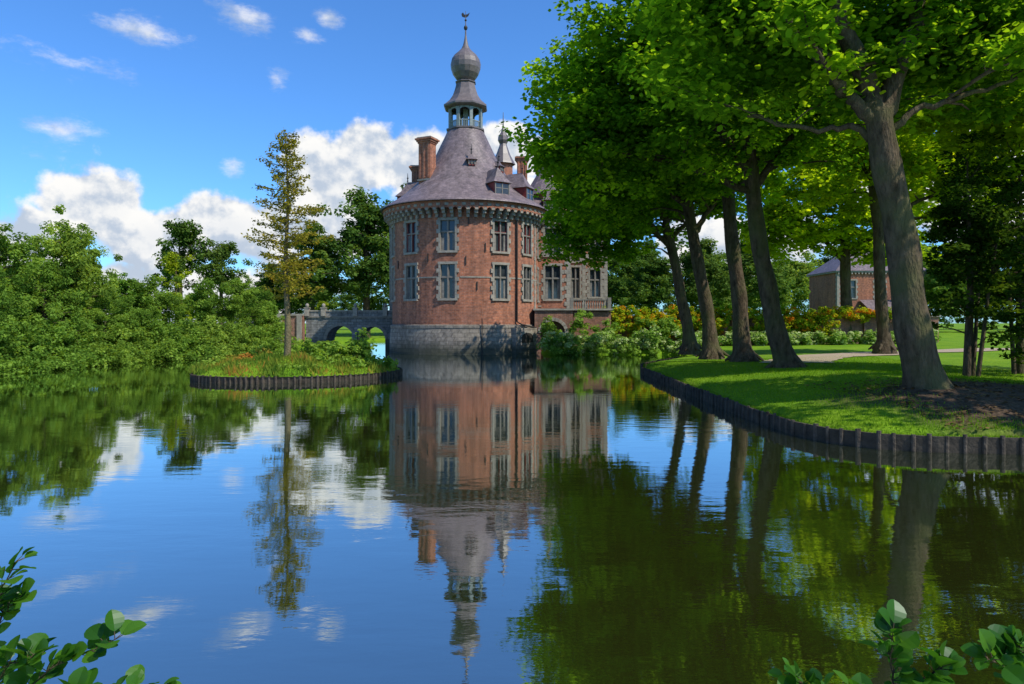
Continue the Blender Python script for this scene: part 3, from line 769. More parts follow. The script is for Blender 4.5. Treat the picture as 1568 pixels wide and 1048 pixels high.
roof.lathe([(1.05, 15.55), (0.98, 15.7), (0.6, 16.4), (0.35, 17.1), (0.3, 17.3), (0.45, 17.6), (0.42, 17.95), (0.2, 18.3), (0.06, 18.8), (0.02, 20.0)], turr, 8, M_LEAD, smooth=False)
roof.lathe([(1.7, 9.9), (1.7, 12.2)], (2.9, 54.5), 12, M_BRICK, smooth=False)
roof.lathe([(2.1, 12.1), (1.6, 12.8), (1.0, 13.8), (0.5, 15.0), (0.08, 16.2), (0.02, 17.3)], (2.9, 54.5), 16, M_SLATE)
dormer(Matrix.Translation((3.0, 50.95, 0)), 1.3, 9.98, 1.3, 1.8, 1.3, red=True)
dormer(Matrix.Translation((6.3, 57.2, 0)), 1.3, 10.42, 1.4, 1.8, 1.4, red=True)
walls.obj('brick_walls', castle); stone.obj('stone_trim', castle); glass.obj('window_glass', castle); frames.obj('window_frames', castle)
roof.obj('roofs', castle)

ter = MB()
def arcade(mb, y0, y1, x0, x1, zdeck, arches, mat, zb=-1.0, vous=None, n=14):
    xsn = {x0, x1}
    for cx, r, zs_ in arches:
        for i in range(n+1): xsn.add(cx-r*math.cos(math.pi*i/n))
    xsn = sorted(xsn)
    def bot(x, side):
        for cx, r, zs_ in arches:
            if cx-r-1e-6 < x < cx+r+1e-6:
                if abs(abs(x-cx)-r) < 1e-5:
                    if (x < cx and side > 0) or (x > cx and side < 0): return zs_
                    return zb
                return zs_+math.sqrt(max(0, r*r-(x-cx)**2))
        return zb
    for i in range(len(xsn)-1):
        a, c = xsn[i], xsn[i+1]
        if c-a < 1e-5: continue
        za, zc = bot(a, 1), bot(c, -1)
        mb.face([(a, y0, za), (c, y0, zc), (c, y0, zdeck), (a, y0, zdeck)], mat)
        mb.face([(c, y1, zc), (a, y1, za), (a, y1, zdeck), (c, y1, zdeck)], mat)
        mb.face([(a, y1, za), (c, y1, zc), (c, y0, zc), (a, y0, za)], mat)
    for cx, r, zs_ in arches:
        for sgn in (-1, 1):
            mb.face([(cx+sgn*r, y0, zb), (cx+sgn*r, y1, zb), (cx+sgn*r, y1, zs_), (cx+sgn*r, y0, zs_)], mat)
        if vous:
            nn = 11
            for i in range(nn):
                a = math.pi*(i+0.06)/nn; b_ = math.pi*(i+0.94)/nn
                q = [(cx+rr_*math.cos(t_), y, zs_+rr_*math.sin(t_)) for y in (y0-0.04, y0+0.1) for rr_, t_ in ((r, a), (r+0.24, a), (r+0.24, b_), (r, b_))]
                mb.face([q[0], q[1], q[2], q[3]], vous)
                mb.face([q[1], q[5], q[6], q[2]], vous); mb.face([q[0], q[4], q[5], q[1]], vous); mb.face([q[3], q[2], q[6], q[7]], vous); mb.face([q[0], q[3], q[7], q[4]], vous)
    mb.face([(x0, y0, zdeck), (x1, y0, zdeck), (x1, y1, zdeck), (x0, y1, zdeck)], mat)
    mb.face([(x0, y1, zb), (x0, y0, zb), (x0, y0, zdeck), (x0, y1, zdeck)], mat)
    mb.face([(x1, y0, zb), (x1, y1, zb), (x1, y1, zdeck), (x1, y0, zdeck)], mat)
tr = empty('castle_terrace')
arcade(ter, 48.2, 49.1, 1.6, 4.3, 3.0, [(2.9, 0.85, 1.4)], M_BRICK2, vous=M_STONE)
ter.box((1.6, 49.15, -1), (7.0, 51.05, 3.0), M_BRICK2)
ter.box((4.35, 48.3, -1), (7.0, 49.14, 2.9), M_BRICK2)
ter.box((1.5, 48.08, 3.0), (7.1, 51.0, 3.12), M_STONE)
ter.obj('terrace_walls', tr)
bal = MB()
for i in range(15):
    x = 4.3+i*0.17
    bal.lathe([(0.04, 3.12), (0.04, 3.25), (0.07, 3.4), (0.035, 3.6), (0.05, 3.7)], (x, 48.3), 6, M_FRAME)
bal.box((4.2, 48.2, 3.7), (6.95, 48.4, 3.78), M_FRAME)
for x in (4.1, 6.75): bal.box((x, 48.15, 3.12), (x+0.25, 48.45, 3.9), M_FRAME)
bal.obj('balustrade', tr)

# ------------------------------------------------------------------ bridge
br = empty('stone_arch_bridge')
b1 = MB()
arcade(b1, 56.0, 58.6, -16.9, -8.9, 2.55, [(-14.1, 1.12, 0.75), (-11.45, 1.05, 0.75), (-9.55, 0.5, 0.8)], M_GREYSTONE, vous=M_FRAME)
b1.box((-17.0, 55.9, 2.55), (-8.8, 56.15, 2.68), M_FRAME)
b1.box((-16.95, 55.96, 2.68), (-8.85, 56.14, 3.05), M_GREYSTONE)
b1.box((-17.0, 58.4, 2.55), (-8.8, 58.65, 3.05), M_GREYSTONE)
b1.box((-17.0, 55.9, 3.05), (-8.8, 56.2, 3.15), M_STONE)
for x in (-16.8, -15.45, -12.85, -10.4, -9.0):
    b1.box((x-0.18, 55.80, 2.68), (x+0.18, 56.22, 3.3), M_STONE)
    b1.box((x-0.22, 55.76, 3.3), (x+0.22, 56.26, 3.38), M_STONE)
    b1.lathe([(0.0, 3.38), (0.12, 3.42), (0.16, 3.55), (0.1, 3.68), (0.0, 3.72)], (x, 56.0), 10, M_STONE)
b1.box((-13.11, 55.5, -1), (-12.55, 55.98, 1.4), M_GREYSTONE, taper=0.7)
b1.obj('bridge_structure', br)
ab = MB()
ab.box((-21, 55.6, -0.5), (-17.02, 56.1, 2.7), M_BRICK2)
ab.box((-21.1, 55.5, 2.7), (-17.02, 56.2, 2.85), M_STONE)
for x in (-20.6, -18.9, -17.3): ab.box((x-0.2, 55.45, 0), (x+0.2, 55.58, 2.69), M_STONE)
ab.obj('abutment_wall', br)

# ------------------------------------------------------------------ garden wall, creepers, hedge
gw = MB()
gw.box((7.2, 49.6, 0), (31, 50.0, 2.55), M_BRICK2)
gw.box((7.2, 49.5, 2.55), (31.1, 50.1, 2.68), M_STONE)
x = 9.5
while x < 31:
    gw.box((x, 49.42, 0), (x+0.45, 49.58, 2.5), M_BRICK2); x += 3.2
gw.obj('brick_garden_wall')
pts, rs = [], []
for x in np.arange(7.2, 29.5, 0.7):
    pts.append((x, 49.2, 2.8+0.12*math.sin(x*1.7))); rs.append((0.7, 0.45, 0.45))
    if x < 15 or 17.5 < x < 23:
        pts.append((x, 48.8, 1.9)); rs.append((0.7, 0.5, 0.8))
bush_at('flowering_creeper', pts, rs, 60, .28, .15, LM_FLOWER, R, toneshift=-0.08)
bush_at('flowering_creeper', [(9.6, 48.6, 2.4), (10.6, 48.6, 2.1), (12.9, 48.6, 2.5), (20.2, 48.6, 2.4), (22.4, 48.8, 2.9), (25.5, 48.9, 2.9)], [(.8, .3, .4), (.5, .3, .5), (.7, .3, .5), (.9, .3, .5), (1.2, .3, .3), (1.6, .3, .25)], 35, .25, .12, LM_FLOWER, R, toneshift=0.30)
pts, rs = [], []
for i, x in enumerate(np.arange(2.4, 12.4, 0.6)):
    pts.append((x, 45.4+0.35*math.sin(i*2.1), 0.8+0.25*math.sin(i*1.3))); rs.append((0.75, 0.65, 0.65+0.2*math.sin(i*1.9)))
for i, x in enumerate(np.arange(12.5, 30, 0.9)):
    pts.append((x, 47.8+0.4*math.sin(i*2.1), 1.0)); rs.append((0.75, 0.6, 0.55))
bush_at('hydrangea_bush', pts, rs, 60, .3, .17, LM_HYD, R, toneshift=0.02)
bush_at('waterside_shrub', [(2.6, 47.2, 1.6), (4.6, 47.0, 1.9), (4.9, 46.9, 2.6), (6.4, 47.2, 1.6), (10.4, 47.5, 1.7), (11.8, 47.2, 1.6), (9.3, 48, 2.4), (3.2, 44.9, .35), (4.4, 44.8, .35), (5.8, 44.7, .3), (7.6, 44.6, .35), (9.4, 44.5, .3), (11, 44.4, .3)],
        [(.7, .5, .8), (.6, .5, .9), (.4, .4, .6), (.9, .5, .7), (1., .6, .8), (.8, .6, .7), (.6, .4, .5), (.7, .4, .35), (.8, .4, .3), (.8, .4, .3), (.8, .4, .35), (.8, .4, .3), (.8, .4, .3)], 60, .32, .17, LM_BANK, R, toneshift=0.2)

hs = empty('brick_house')
walls, stone, glass, frames, roof = MB(), MB(), MB(), MB(), MB()
wing(40.5, 51.5, 85, 93, 8.4, [(42.2, 1.2, 5.2, 7.4), (45.8, 1.2, 5.2, 7.4), (49.2, 1.2, 5.2, 7.4)], [], 12.2, base=0.8)
walls.box((43.5, 82.2, 0.6), (50.5, 84.85, 3.4), M_BRICK2)
roof.face([(43.2, 81.9, 3.4), (50.8, 81.9, 3.4), (50.8, 84.9, 5.0), (43.2, 84.9, 5.0)], M_SLATE)
walls.obj('house_walls', hs); stone.obj('house_trim', hs); glass.obj('house_glass', hs); frames.obj('house_frames', hs); roof.obj('house_roof', hs)

# ------------------------------------------------------------------ avenue trees on the right bank
def avenue_tree(trunk, r, limbs, crowns, per, cr, lsize, mat, seed, frac=0.35, br_r=0.07, name='plane_tree'):
    rng = np.random.default_rng(seed)
    e = empty(name)
    mb = MB()
    T = [Vector(p_) for p_ in trunk]
    base = T[0]
    pts, rad = [], []
    nseg = 20
    for i in range(nseg+1):
        k = i/nseg*(len(T)-1); j = min(int(k), len(T)-2)
        q = T[j].lerp(T[j+1], k-j)
        f = i/nseg
        q = q+Vector((0.05*math.sin(f*9+seed), 0.04*math.cos(f*7+seed), 0))
        h = q.z-base.z
        pts.append(q); rad.append(r*(1-0.28*f)*(1+0.05*math.sin(f*23+seed))+r*0.75*math.exp(-max(h, 0)/0.28)*0.8)
    pts.insert(0, pts[0]-Vector((0, 0, 0.35))); rad.insert(0, r*2.0)
    mb.tube(pts, rad, M_BARK, 16)
    for k in range(6):
        a = k*math.pi/3+seed
        mb.tube([base+Vector((0, 0, 0.55)), base+Vector((math.cos(a)*r*1.1, math.sin(a)*r*1.1, 0.12)), base+Vector((math.cos(a)*r*2.3, math.sin(a)*r*2.3, -0.12))], [r*0.45, r*0.35, r*0.12], M_BARK, 7)
    cand = [(pts[i], rad[i]) for i in range(len(pts)//2, len(pts))]
    tips = []
    for lp, lr in limbs:
        sp = sample_path(lp, lr, lr*0.35, 5)
        wob = [Vector((rng.normal()*0.05, rng.normal()*0.05, rng.normal()*0.04)) if 0 < i < len(sp)-1 else Vector((0, 0, 0)) for i in range(len(sp))]
        q = [s[0]+w_ for s, w_ in zip(sp, wob)]
        mb.tube(q, [s[1] for s in sp], M_BARK, 9)
        cand += [(a, s[1]) for a, s in zip(q, sp)]
        tips.append(tuple(q[-1]))
        for j in range(5):
            i = int(rng.integers(len(sp)//3, len(sp)))
            a = rng.uniform(0, 6.28); Lg = rng.uniform(1.2, 2.6)
            s0 = q[i]; ds = Vector((math.cos(a), math.sin(a), rng.uniform(-0.05, 0.5))).normalized()
            p2 = [s0, s0+ds*Lg*.35+Vector((0, 0, .1)), s0+ds*Lg*.7+Vector((rng.normal()*.2, rng.normal()*.2, .1)), s0+ds*Lg+Vector((rng.normal()*.2, rng.normal()*.2, .2))]
            rr_ = min(sp[i][1]*0.5, 0.07)
            mb.tube(p2, [rr_, rr_*.8, rr_*.5, rr_*.2], M_BARK, 7)
            cand += [(p_, rr_*.5) for p_ in p2[1:]]
            tips += [tuple(p2[-1]), tuple(p2[-2]), tuple(p2[-1]+Vector((rng.normal()*.5, rng.normal()*.5, .2)))]
    allc = [crown_clumps(rng, c, rd, n, 2.0, 0.2, zmin) for c, rd, n, zmin in crowns]
    cl = np.concatenate(allc+[np.array(tips)])
    branches(mb, rng, cand, cl, frac, br_r, M_BARK, 3.0)
    mb.obj('trunk_and_limbs', e)
    P, s, t, nr = leaves_in(rng, cl, per, cr, 0.5, lsize)
    obj_from(leaves_mesh('foliage', P, s, t, mat, rng, HEX, 0.7, nr*0.5), 'foliage', e)
    return e

avenue_tree([(8.35, 13.8, 0.62), (8.1, 13.75, 2.0), (7.88, 13.7, 3.4), (7.55, 13.7, 5.0), (7.38, 13.7, 6.3)], 0.35,
    [([(7.4, 13.7, 6.0), (6.8, 13.6, 6.5), (6.3, 13.5, 7.0), (5.6, 13.5, 7.9), (4.8, 13.4, 9.2)], 0.15),
     ([(7.38, 13.7, 6.2), (7.1, 13.8, 7.2), (6.75, 14, 8.4), (6.3, 14.2, 10.5), (6, 14.3, 13)], 0.24),
     ([(7.38, 13.7, 6.1), (7.75, 13.8, 7.1), (8.15, 13.9, 8.2), (8.6, 14, 10), (9.2, 14, 12.5)], 0.22),
     ([(7.45, 13.7, 5.9), (8.1, 13.5, 6.35), (9.0, 13.3, 6.6), (10.2, 13.2, 7.0)], 0.08),
     ([(7.4, 13.7, 5.8), (6.8, 13.9, 6.1), (6.0, 14.2, 6.15), (5.0, 14.5, 6.5)], 0.08)],
    [((7.4, 14.5, 11.4), (5.2, 4.4, 3.6), 170, 8.0), ((10.4, 14.2, 8.4), (2.8, 2.2, 1.5), 60, 6.9), ((8.8, 15.2, 8.3), (2.2, 1.8, 1.0), 40, 7.2), ((5.2, 15.2, 8.6), (2.8, 2.2, 1.4), 80, 7.2), ((6.9, 16.2, 8.6), (2.2, 1.4, 1.1), 40, 7.5)],
    125, 0.7, 0.155, LM_PLANE, 21, 0.3)
avenue_tree([(9.67, 24.0, 0.6), (9.15, 24.0, 2.5), (8.75, 24, 4.4), (8.4, 24, 7.7)], 0.35,
    [([(8.4, 24, 7.4), (7.2, 23.8, 8.8), (5.8, 23.6, 10), (4.2, 23.5, 11)], 0.2), ([(8.4, 24, 7.6), (8.3, 24, 10), (8, 24, 13)], 0.26), ([(8.45, 24, 6.8), (9.6, 24, 8.4), (11, 24, 9.8)], 0.16),
     ([(8.5, 24, 6.5), (6.8, 23.5, 7.3), (5, 23.2, 7.6), (3, 23, 7.9)], 0.13)],
    [((6.9, 23.5, 11.6), (5.9, 5.0, 4.7), 290, 6.6), ((3.4, 23, 9.2), (2.7, 2.5, 2.6), 90, 6.0), ((1.9, 23, 8.0), (1.6, 1.4, 1.0), 26, 6.6), ((10, 24, 9.6), (3, 2.5, 2.2), 60, 7.2)],
    130, 0.78, 0.175, LM_PLANE, 22, 0.28)
avenue_tree([(9.7, 28.5, 0.65), (9.5, 28.5, 2.6), (9.3, 28.5, 4.7), (8.95, 28.5, 8.2)], 0.35,
    [([(8.95, 28.5, 7.8), (7.4, 28.2, 9.3), (6, 28, 10.6)], 0.18), ([(8.95, 28.5, 8.1), (8.9, 28.5, 11), (8.6, 28.5, 14)], 0.25), ([(9, 28.5, 7.4), (10.4, 28.6, 8.8), (12, 28.7, 10)], 0.16)],
    [((8.0, 29, 11.0), (6.2, 3.8, 4.0), 190, 7.4), ((4.5, 29, 8.6), (2.4, 2.5, 2.4), 75, 6.0)],
    110, 0.82, 0.20, LM_PLANE, 23, 0.28)
avenue_tree([(9.4, 32, 0.65), (9.1, 32, 2.7), (8.75, 32, 5.0), (8.0, 32, 8.7)], 0.34,
    [([(8.5, 32, 6.3), (9.2, 32, 7.3), (9.9, 32, 8.3)], 0.16), ([(8, 32, 8.5), (7.4, 32, 11), (7, 32, 13)], 0.24), ([(8.2, 32, 7.6), (6.4, 31.8, 8.9), (4.6, 31.6, 9.4)], 0.15)],
    [((8.0, 33, 11.0), (6.2, 3.8, 3.8), 180, 7.4), ((4.6, 33, 8.6), (2.6, 2.5, 2.4), 80, 6.0)],
    105, 0.85, 0.21, LM_PLANE, 24, 0.28)
avenue_tree([(9.67, 37, 0.75), (9.35, 37, 2.6), (9.05, 37, 4.4), (8.3, 37, 7.4)], 0.33,
    [([(8.6, 37, 6.2), (7, 36.8, 7.8), (5.4, 36.6, 8.8)], 0.16), ([(8.3, 37, 7.2), (8.0, 37, 9), (7.8, 37, 11)], 0.22), ([(8.5, 37, 6.6), (10, 37, 8.0), (11.5, 37, 9)], 0.15)],
    [((7.8, 38, 9.4), (6.0, 4.2, 3.1), 190, 6.4), ((4.6, 38, 7.6), (2.8, 2.6, 2.5), 110, 5.2)],
    95, 0.9, 0.23, LM_PLANE, 25, 0.28)
# unseen tree added just right of the view to shade the near lawn
avenue_tree([(17.6, 12.6, 0.7), (17.4, 12.5, 3.0), (17.0, 12.4, 6.5)], 0.35,
    [([(17.0, 12.4, 6.3), (16, 12, 8), (15, 11.5, 9.5)], 0.2), ([(17, 12.4, 6.4), (17.5, 12.4, 9), (18, 12, 11)], 0.2)],
    [((15.8, 10.4, 10.2), (4.2, 4.0, 2.6), 85, 7.6)],
    80, 0.85, 0.22, LM_PLANE, 29, 0.2)
avenue_tree([(24.6, 50, 0.9), (24.5, 50, 3.5), (24.4, 50, 7.0), (24.2, 50, 10)], 0.42,
    [([(24.4, 50, 6.5), (22.5, 50, 8.5), (20.5, 50, 9.8)], 0.2), ([(24.3, 50, 7.2), (26.5, 50, 9), (28.5, 50, 10)], 0.2)],
    [((24, 49, 12.0), (7.5, 5.0, 6.0), 330, 5.8), ((19.5, 50, 9.5), (3, 3, 3), 70, 6.2), ((27, 50, 7.6), (2.6, 2, 1.6), 40, 5.6)],
    75, 1.0, 0.30, LM_BRIGHT, 26, 0.2)
avenue_tree([(18.5, 34, 0.9), (18.4, 34, 3.5), (18.2, 34, 6.8), (18, 34, 9)], 0.30,
    [([(18.3, 34, 6), (20, 34, 8), (22, 34, 9)], 0.15)],
    [((18.6, 34, 11.0), (5.6, 4.0, 3.6), 190, 7.4), ((22.5, 34, 9.5), (3, 3, 3), 65, 6.5)],
    90, 0.85, 0.24, LM_BRIGHT, 27, 0.2)
avenue_tree([(17.5, 20, 0.9), (17.4, 20, 3.5), (17.2, 20, 6.8), (17, 20, 9)], 0.28,
    [([(17.3, 20, 6), (15.5, 20, 8), (14, 20, 9)], 0.15)],
    [((16.0, 20.5, 9.6), (4.8, 3.2, 3.2), 190, 6.2), ((13.2, 19.4, 8.8), (3.0, 2, 2.2), 90, 6.2)],
    115, 0.75, 0.18, LM_BRIGHT, 28, 0.2)

def yew(x, y, h, r, seed, mat=LM_YEW, name='yew_tree', n=130):
    rng = np.random.default_rng(seed)
    e = empty(name)
    mb = MB(); z = hz(x, y)
    T = [(x, y, z-0.2), (x+0.1, y, z+h*0.4), (x, y, z+h*0.95)]
    mb.tube(T, [0.13, 0.09, 0.02], M_BARK, 8)
    cand = sample_path(T, 0.1, 0.03, 6)
    for k in range(2):
        a = rng.uniform(0, 6.28); q = [(x+.25*math.cos(a), y+.25*math.sin(a), z-0.1), (x+.5*math.cos(a), y+.5*math.sin(a), z+h*.35), (x+.8*math.cos(a), y+.8*math.sin(a), z+h*.7)]
        mb.tube(q, [.07, .05, .02], M_BARK, 6); cand += sample_path(q, .05, .02, 4)
    cl = crown_clumps(rng, (x, y, z+h*0.56), (r, r, h*0.48), n, 2.0, 0.3)
    branches(mb, rng, cand, cl, 0.6, 0.03, M_BARK, 3)
    mb.obj('trunk', e)
    P, s, t, nr = leaves_in(rng, cl, 100, 0.45, 0.45, 0.13)
    obj_from(leaves_mesh('foliage', P, s, t, mat, rng, QUAD, 0.4), 'foliage', e)
yew(13.2, 19.8, 6.6, 1.5, 31, n=100)
yew(15.3, 20.6, 7.4, 1.6, 32, n=110)
yew(14.2, 17.3, 4.6, 1.2, 33, n=80)
yew(17.2, 22.5, 7.4, 2.0, 34)

# ------------------------------------------------------------------ generic tree archetypes
def archetype(seed, h, r, nclump, per, cr, lsize, mat, bare=0.18, lobes=4):
    rng = np.random.default_rng(seed)
    mb = MB()
    T = [(0, 0, -0.3), (0.01*h, 0, h*0.3), (0, 0.05, h*0.6), (0, 0, h*0.85)]
    mb.tube(T, [0.03*h, 0.022*h, 0.014*h, 0.004*h], M_BARK, 8)
    cls = [crown_clumps(rng, (0, 0, h*(0.5+bare/2)), (r, r, h*(0.42-bare/2)), int(nclump*0.4), 2.4, 0.35)]
    for i in range(lobes):
        a = rng.uniform(0, 6.28); zz = h*rng.uniform(0.35+bare/2, 0.92)
        k = rng.uniform(0.4, 1.05)*(1.2-zz/h)
        s_ = rng.uniform(0.6, 1.25)
        cls.append(crown_clumps(rng, (r*k*math.cos(a), r*k*math.sin(a), zz), (r*0.38*s_, r*0.38*s_, h*0.14*s_), int(nclump*0.6/lobes), 2.0, 0.35))
    cl = np.concatenate(cls)
    branches(mb, rng, sample_path(T[1:], 0.02*h, 0.004*h, 6), cl, 0.4, 0.008*h, M_BARK, h)
    o = mb.obj('tmp'); tm = o.data; bpy.data.objects.remove(o)
    P, s, t, nr = leaves_in(rng, cl, per, cr, 0.7, lsize)
    keep = P[:, 2] > 0.05
    lm = leaves_mesh('foliage', P[keep], s[keep], t[keep], mat, rng, QUAD, 0.45, nr[keep])
    return tm, lm, h
def place(arch, name, x, y, top, rz=0.0, sx=1.0, z=None):
    tm, lm, h = arch
    z = hz(x, y) if z is None else z
    e = empty(name, (x, y, z))
    k = (top-z)/h
    e.scale = (k*sx, k*sx, k); e.rotation_euler = (0, 0, rz)
    a = bpy.data.objects.new('trunk', tm); COL.objects.link(a); a.parent = e
    b_ = bpy.data.objects.new('foliage', lm); COL.objects.link(b_); b_.parent = e
A1 = archetype(41, 6.5, 2.2, 150, 130, 0.42, 0.14, LM_BANK, 0.0, 9)
A2 = archetype(42, 6.5, 2.6, 170, 130, 0.42, 0.14, LM_BANK, 0.0, 11)
A3 = archetype(43, 5.0, 2.5, 130, 130, 0.42, 0.14, LM_BANK, 0.0, 10)
A4 = archetype(44, 11, 3.2, 110, 90, 0.7, 0.26, LM_DARK, 0.2, 9)
A5 = archetype(45, 16, 5.2, 230, 80, 1.0, 0.37, LM_DARK, 0.05, 12)
A6 = archetype(46, 14, 5.0, 200, 75, 1.05, 0.38, LM_BANK, 0.05, 11)
L_ = [(A2, -23.4, 31.0, 6.3, 0.3, 1.0), (A1, -23.2, 35.5, 7.9, 1.2, 0.85), (A2, -25.2, 39.5, 7.6, 2.2, 0.8), (A3, -22.2, 28.5, 4.6, 3.0, 0.9), (A3, -22.8, 33.3, 5.2, 4.0, 0.9),
      (A3, -22.2, 42.5, 5.0, 0.8, 1.0), (A3, -20.0, 43.8, 4.9, 2.4, 0.95), (A2, -17.8, 44.8, 5.1, 1.9, 1.0), (A3, -16.8, 47.2, 4.4, 5.0, 0.8), (A1, -26, 30, 6.2, 2.0, 1.1), (A1, -27, 36, 6.2, 5.2, 1.1), (A2, -28, 44, 5.6, 3.3, 1.3),
      (A3, -21.6, 38.6, 3.6, 1.0, 1.0), (A3, -21.6, 36.2, 3.5, 4.4, 1.0)]
for a_, x, y, top, rz, sx in L_: place(a_, 'bank_tree', x, y, top, rz, sx)
for x, y, top, rz, sx in [(-30.2, 62, 11.8, 0.4, 0.85), (-26.8, 63, 10.0, 2.4, 0.95)]: place(A4, 'poplar_tree', x, y, top, rz, sx)
for x, y, top, rz, sx in [(-23.5, 80, 14.2, 0, 1.0), (-17.3, 81, 18.2, 1.5, 1.0), (-13, 86, 17.5, 3.5, 1.0), (-29, 84, 9.5, 2.4, 1.5), (-8, 92, 17, 4.5, 1.0)]: place(A5, 'oak_tree', x, y, top, rz, sx)
AL = archetype(47, 6.0, 1.1, 60, 80, 0.35, 0.15, LM_LIME, 0.0, 3)
place(AL, 'golden_shrub', -25.6, 52, 7.3, 0)
place(AL, 'golden_shrub', -16.6, 60.8, 3.9, 1, 1.3)
belt = empty('distant_trees')
rr = random.Random(5)
def belt_add(x, y, h, wide=1.0):
    tm, lm, h0 = (A5 if rr.random() < 0.4 else A6)
    o = bpy.data.objects.new('crown', lm); COL.objects.link(o); o.parent = belt
    k = h/h0; o.location = (x, y, 0.5); o.scale = (k*wide, k*wide, k); o.rotation_euler = (0, 0, rr.uniform(0, 6.28))
for i in range(40):
    x = -140+i*7.5+rr.uniform(-2, 2); belt_add(x, 118+rr.uniform(-8, 12), rr.uniform(7.5, 10.5) if x < 0 else rr.uniform(13, 17), 1.2)
for i in range(11):
    x = 11+i*6+rr.uniform(-1, 1); y = 80+rr.uniform(0, 10)
    if 33 < x < 52: y += 22
    belt_add(x, y, rr.uniform(10, 13.5), 1.1)
bk = [(-15.3, 45.5), (-15.7, 41.9), (-18, 39.8), (-19.8, 37.6), (-20.5, 33), (-21.0, 27.2), (-22.5, 23.5)]
for i in range(len(bk)-1):
    pts, rs = [], []
    a = Vector(bk[i]); c = Vector(bk[i+1]); n = int((c-a).length/0.7)+1
    for k in range(n):
        q = a.lerp(c, k/n); s = rr.uniform(0.6, 1.2)
        pts.append((q.x+0.15+rr.uniform(-.3, .4), q.y+rr.uniform(-.3, .2), 0.35*s)); rs.append((0.9*s, 0.8*s, 0.7*s))
        s = rr.uniform(0.8, 1.4)
        pts.append((q.x-1.1+rr.uniform(-.3, .3), q.y+rr.uniform(-.2, .2)+.5, 0.9*s)); rs.append((0.9*s, 0.8*s, 0.9*s))
    bush_at('bank_shrub', pts, rs, 55, .33, .13, LM_BANK, R, dens=8)

# ------------------------------------------------------------------ larch on the island
rng = np.random.default_rng(61)
e = empty('larch_tree')
mb = MB()
bx, by, bz = -9.3, 28.2, 0.6
H = 9.4
tr_pts = [(bx+0.05*math.sin(i*0.9), by, bz-0.2+H*i/12) for i in range(13)]
mb.tube(tr_pts, [0.14*(1-i/12.6)+0.012 for i in range(13)], M_BARK2, 9)
LP = []
for i in range(92):
    f = 0.27+0.73*(i/92)**0.95
    z = bz+H*f
    ln_ = 2.2*(1-f)**0.6*rng.uniform(0.45, 1.2)+0.15
    if f < 0.36: ln_ *= rng.uniform(0.6, 1.0)
    a = i*2.4+rng.uniform(-.4, .4)
    d = Vector((math.cos(a), math.sin(a), 0))
    s = Vector((bx, by, z)); e_ = s+d*ln_+Vector((0, 0, 0.3*ln_*rng.uniform(0.0, 1.5)))
    mid = s.lerp(e_, 0.5)-Vector((0, 0, 0.06*ln_))
    mb.tube([s, mid, e_], [0.022, 0.014, 0.004], M_BARK2, 5)
    m_ = int(26+80*ln_)
    for t1 in rng.uniform(0.2, 1.05, m_):
        q = s.lerp(mid, t1*2) if t1 < 0.5 else mid.lerp(e_, (t1-0.5)*2)
        w = 0.24*(1.1-t1*0.6)
        LP.append((q.x+rng.normal()*w*0.7, q.y+rng.normal()*w*0.7, q.z+rng.normal()*0.06-0.03))
mb.obj('trunk_and_branches', e)
LP = np.array(LP)
obj_from(leaves_mesh('foliage', LP, rng.uniform(0.06, 0.14, len(LP)), np.clip(rng.normal(0.45, 0.25, len(LP))-(LP[:, 2]-5)*0.05, 0, 1), LM_LARCH, rng, QUAD, 0.5), 'foliage', e)

# ------------------------------------------------------------------ lawn grass blades
n = 90000
X = R.uniform(5.2, 16, n); Y = 11.0+(R.uniform(0, 1, n)**1.5)*20
d = sdist(X.reshape(1, -1), Y.reshape(1, -1)).ravel(); Z = height(X.reshape(1, -1), Y.reshape(1, -1)).ravel()
k = (d > 0.06) & ((((X-12.4)/5.6)**2+((Y-13.4)/3.6)**2) > 0.75+R.normal(0, 0.06, n))
C = np.stack([X, Y, np.where(d < 0.25, 0.24, Z)], 1)[k]
obj_from(leaves_mesh('lawn_grass', C, R.uniform(0.03, 0.065, len(C)), R.uniform(0.1, 0.8, len(C)), LM_GRASS, R, BLADE*np.array([2.0, 1]), vertical=True), 'lawn_grass')
n = 3500
X = R.uniform(7.2, 16, n); Y = R.uniform(11.1, 17, n)
Z = height(X.reshape(1, -1), Y.reshape(1, -1)).ravel()+0.03
obj_from(leaves_mesh('leaf_litter', np.stack([X, Y, Z], 1), R.uniform(0.05, 0.11, n), R.uniform(0, 1, n), leaf_mat('dry_leaf', (0.05, 0.03, 0.015), (0.13, 0.08, 0.035), (0.2, 0.13, 0.05), 0.1, 1), R, QUAD, 3.0), 'leaf_litter')

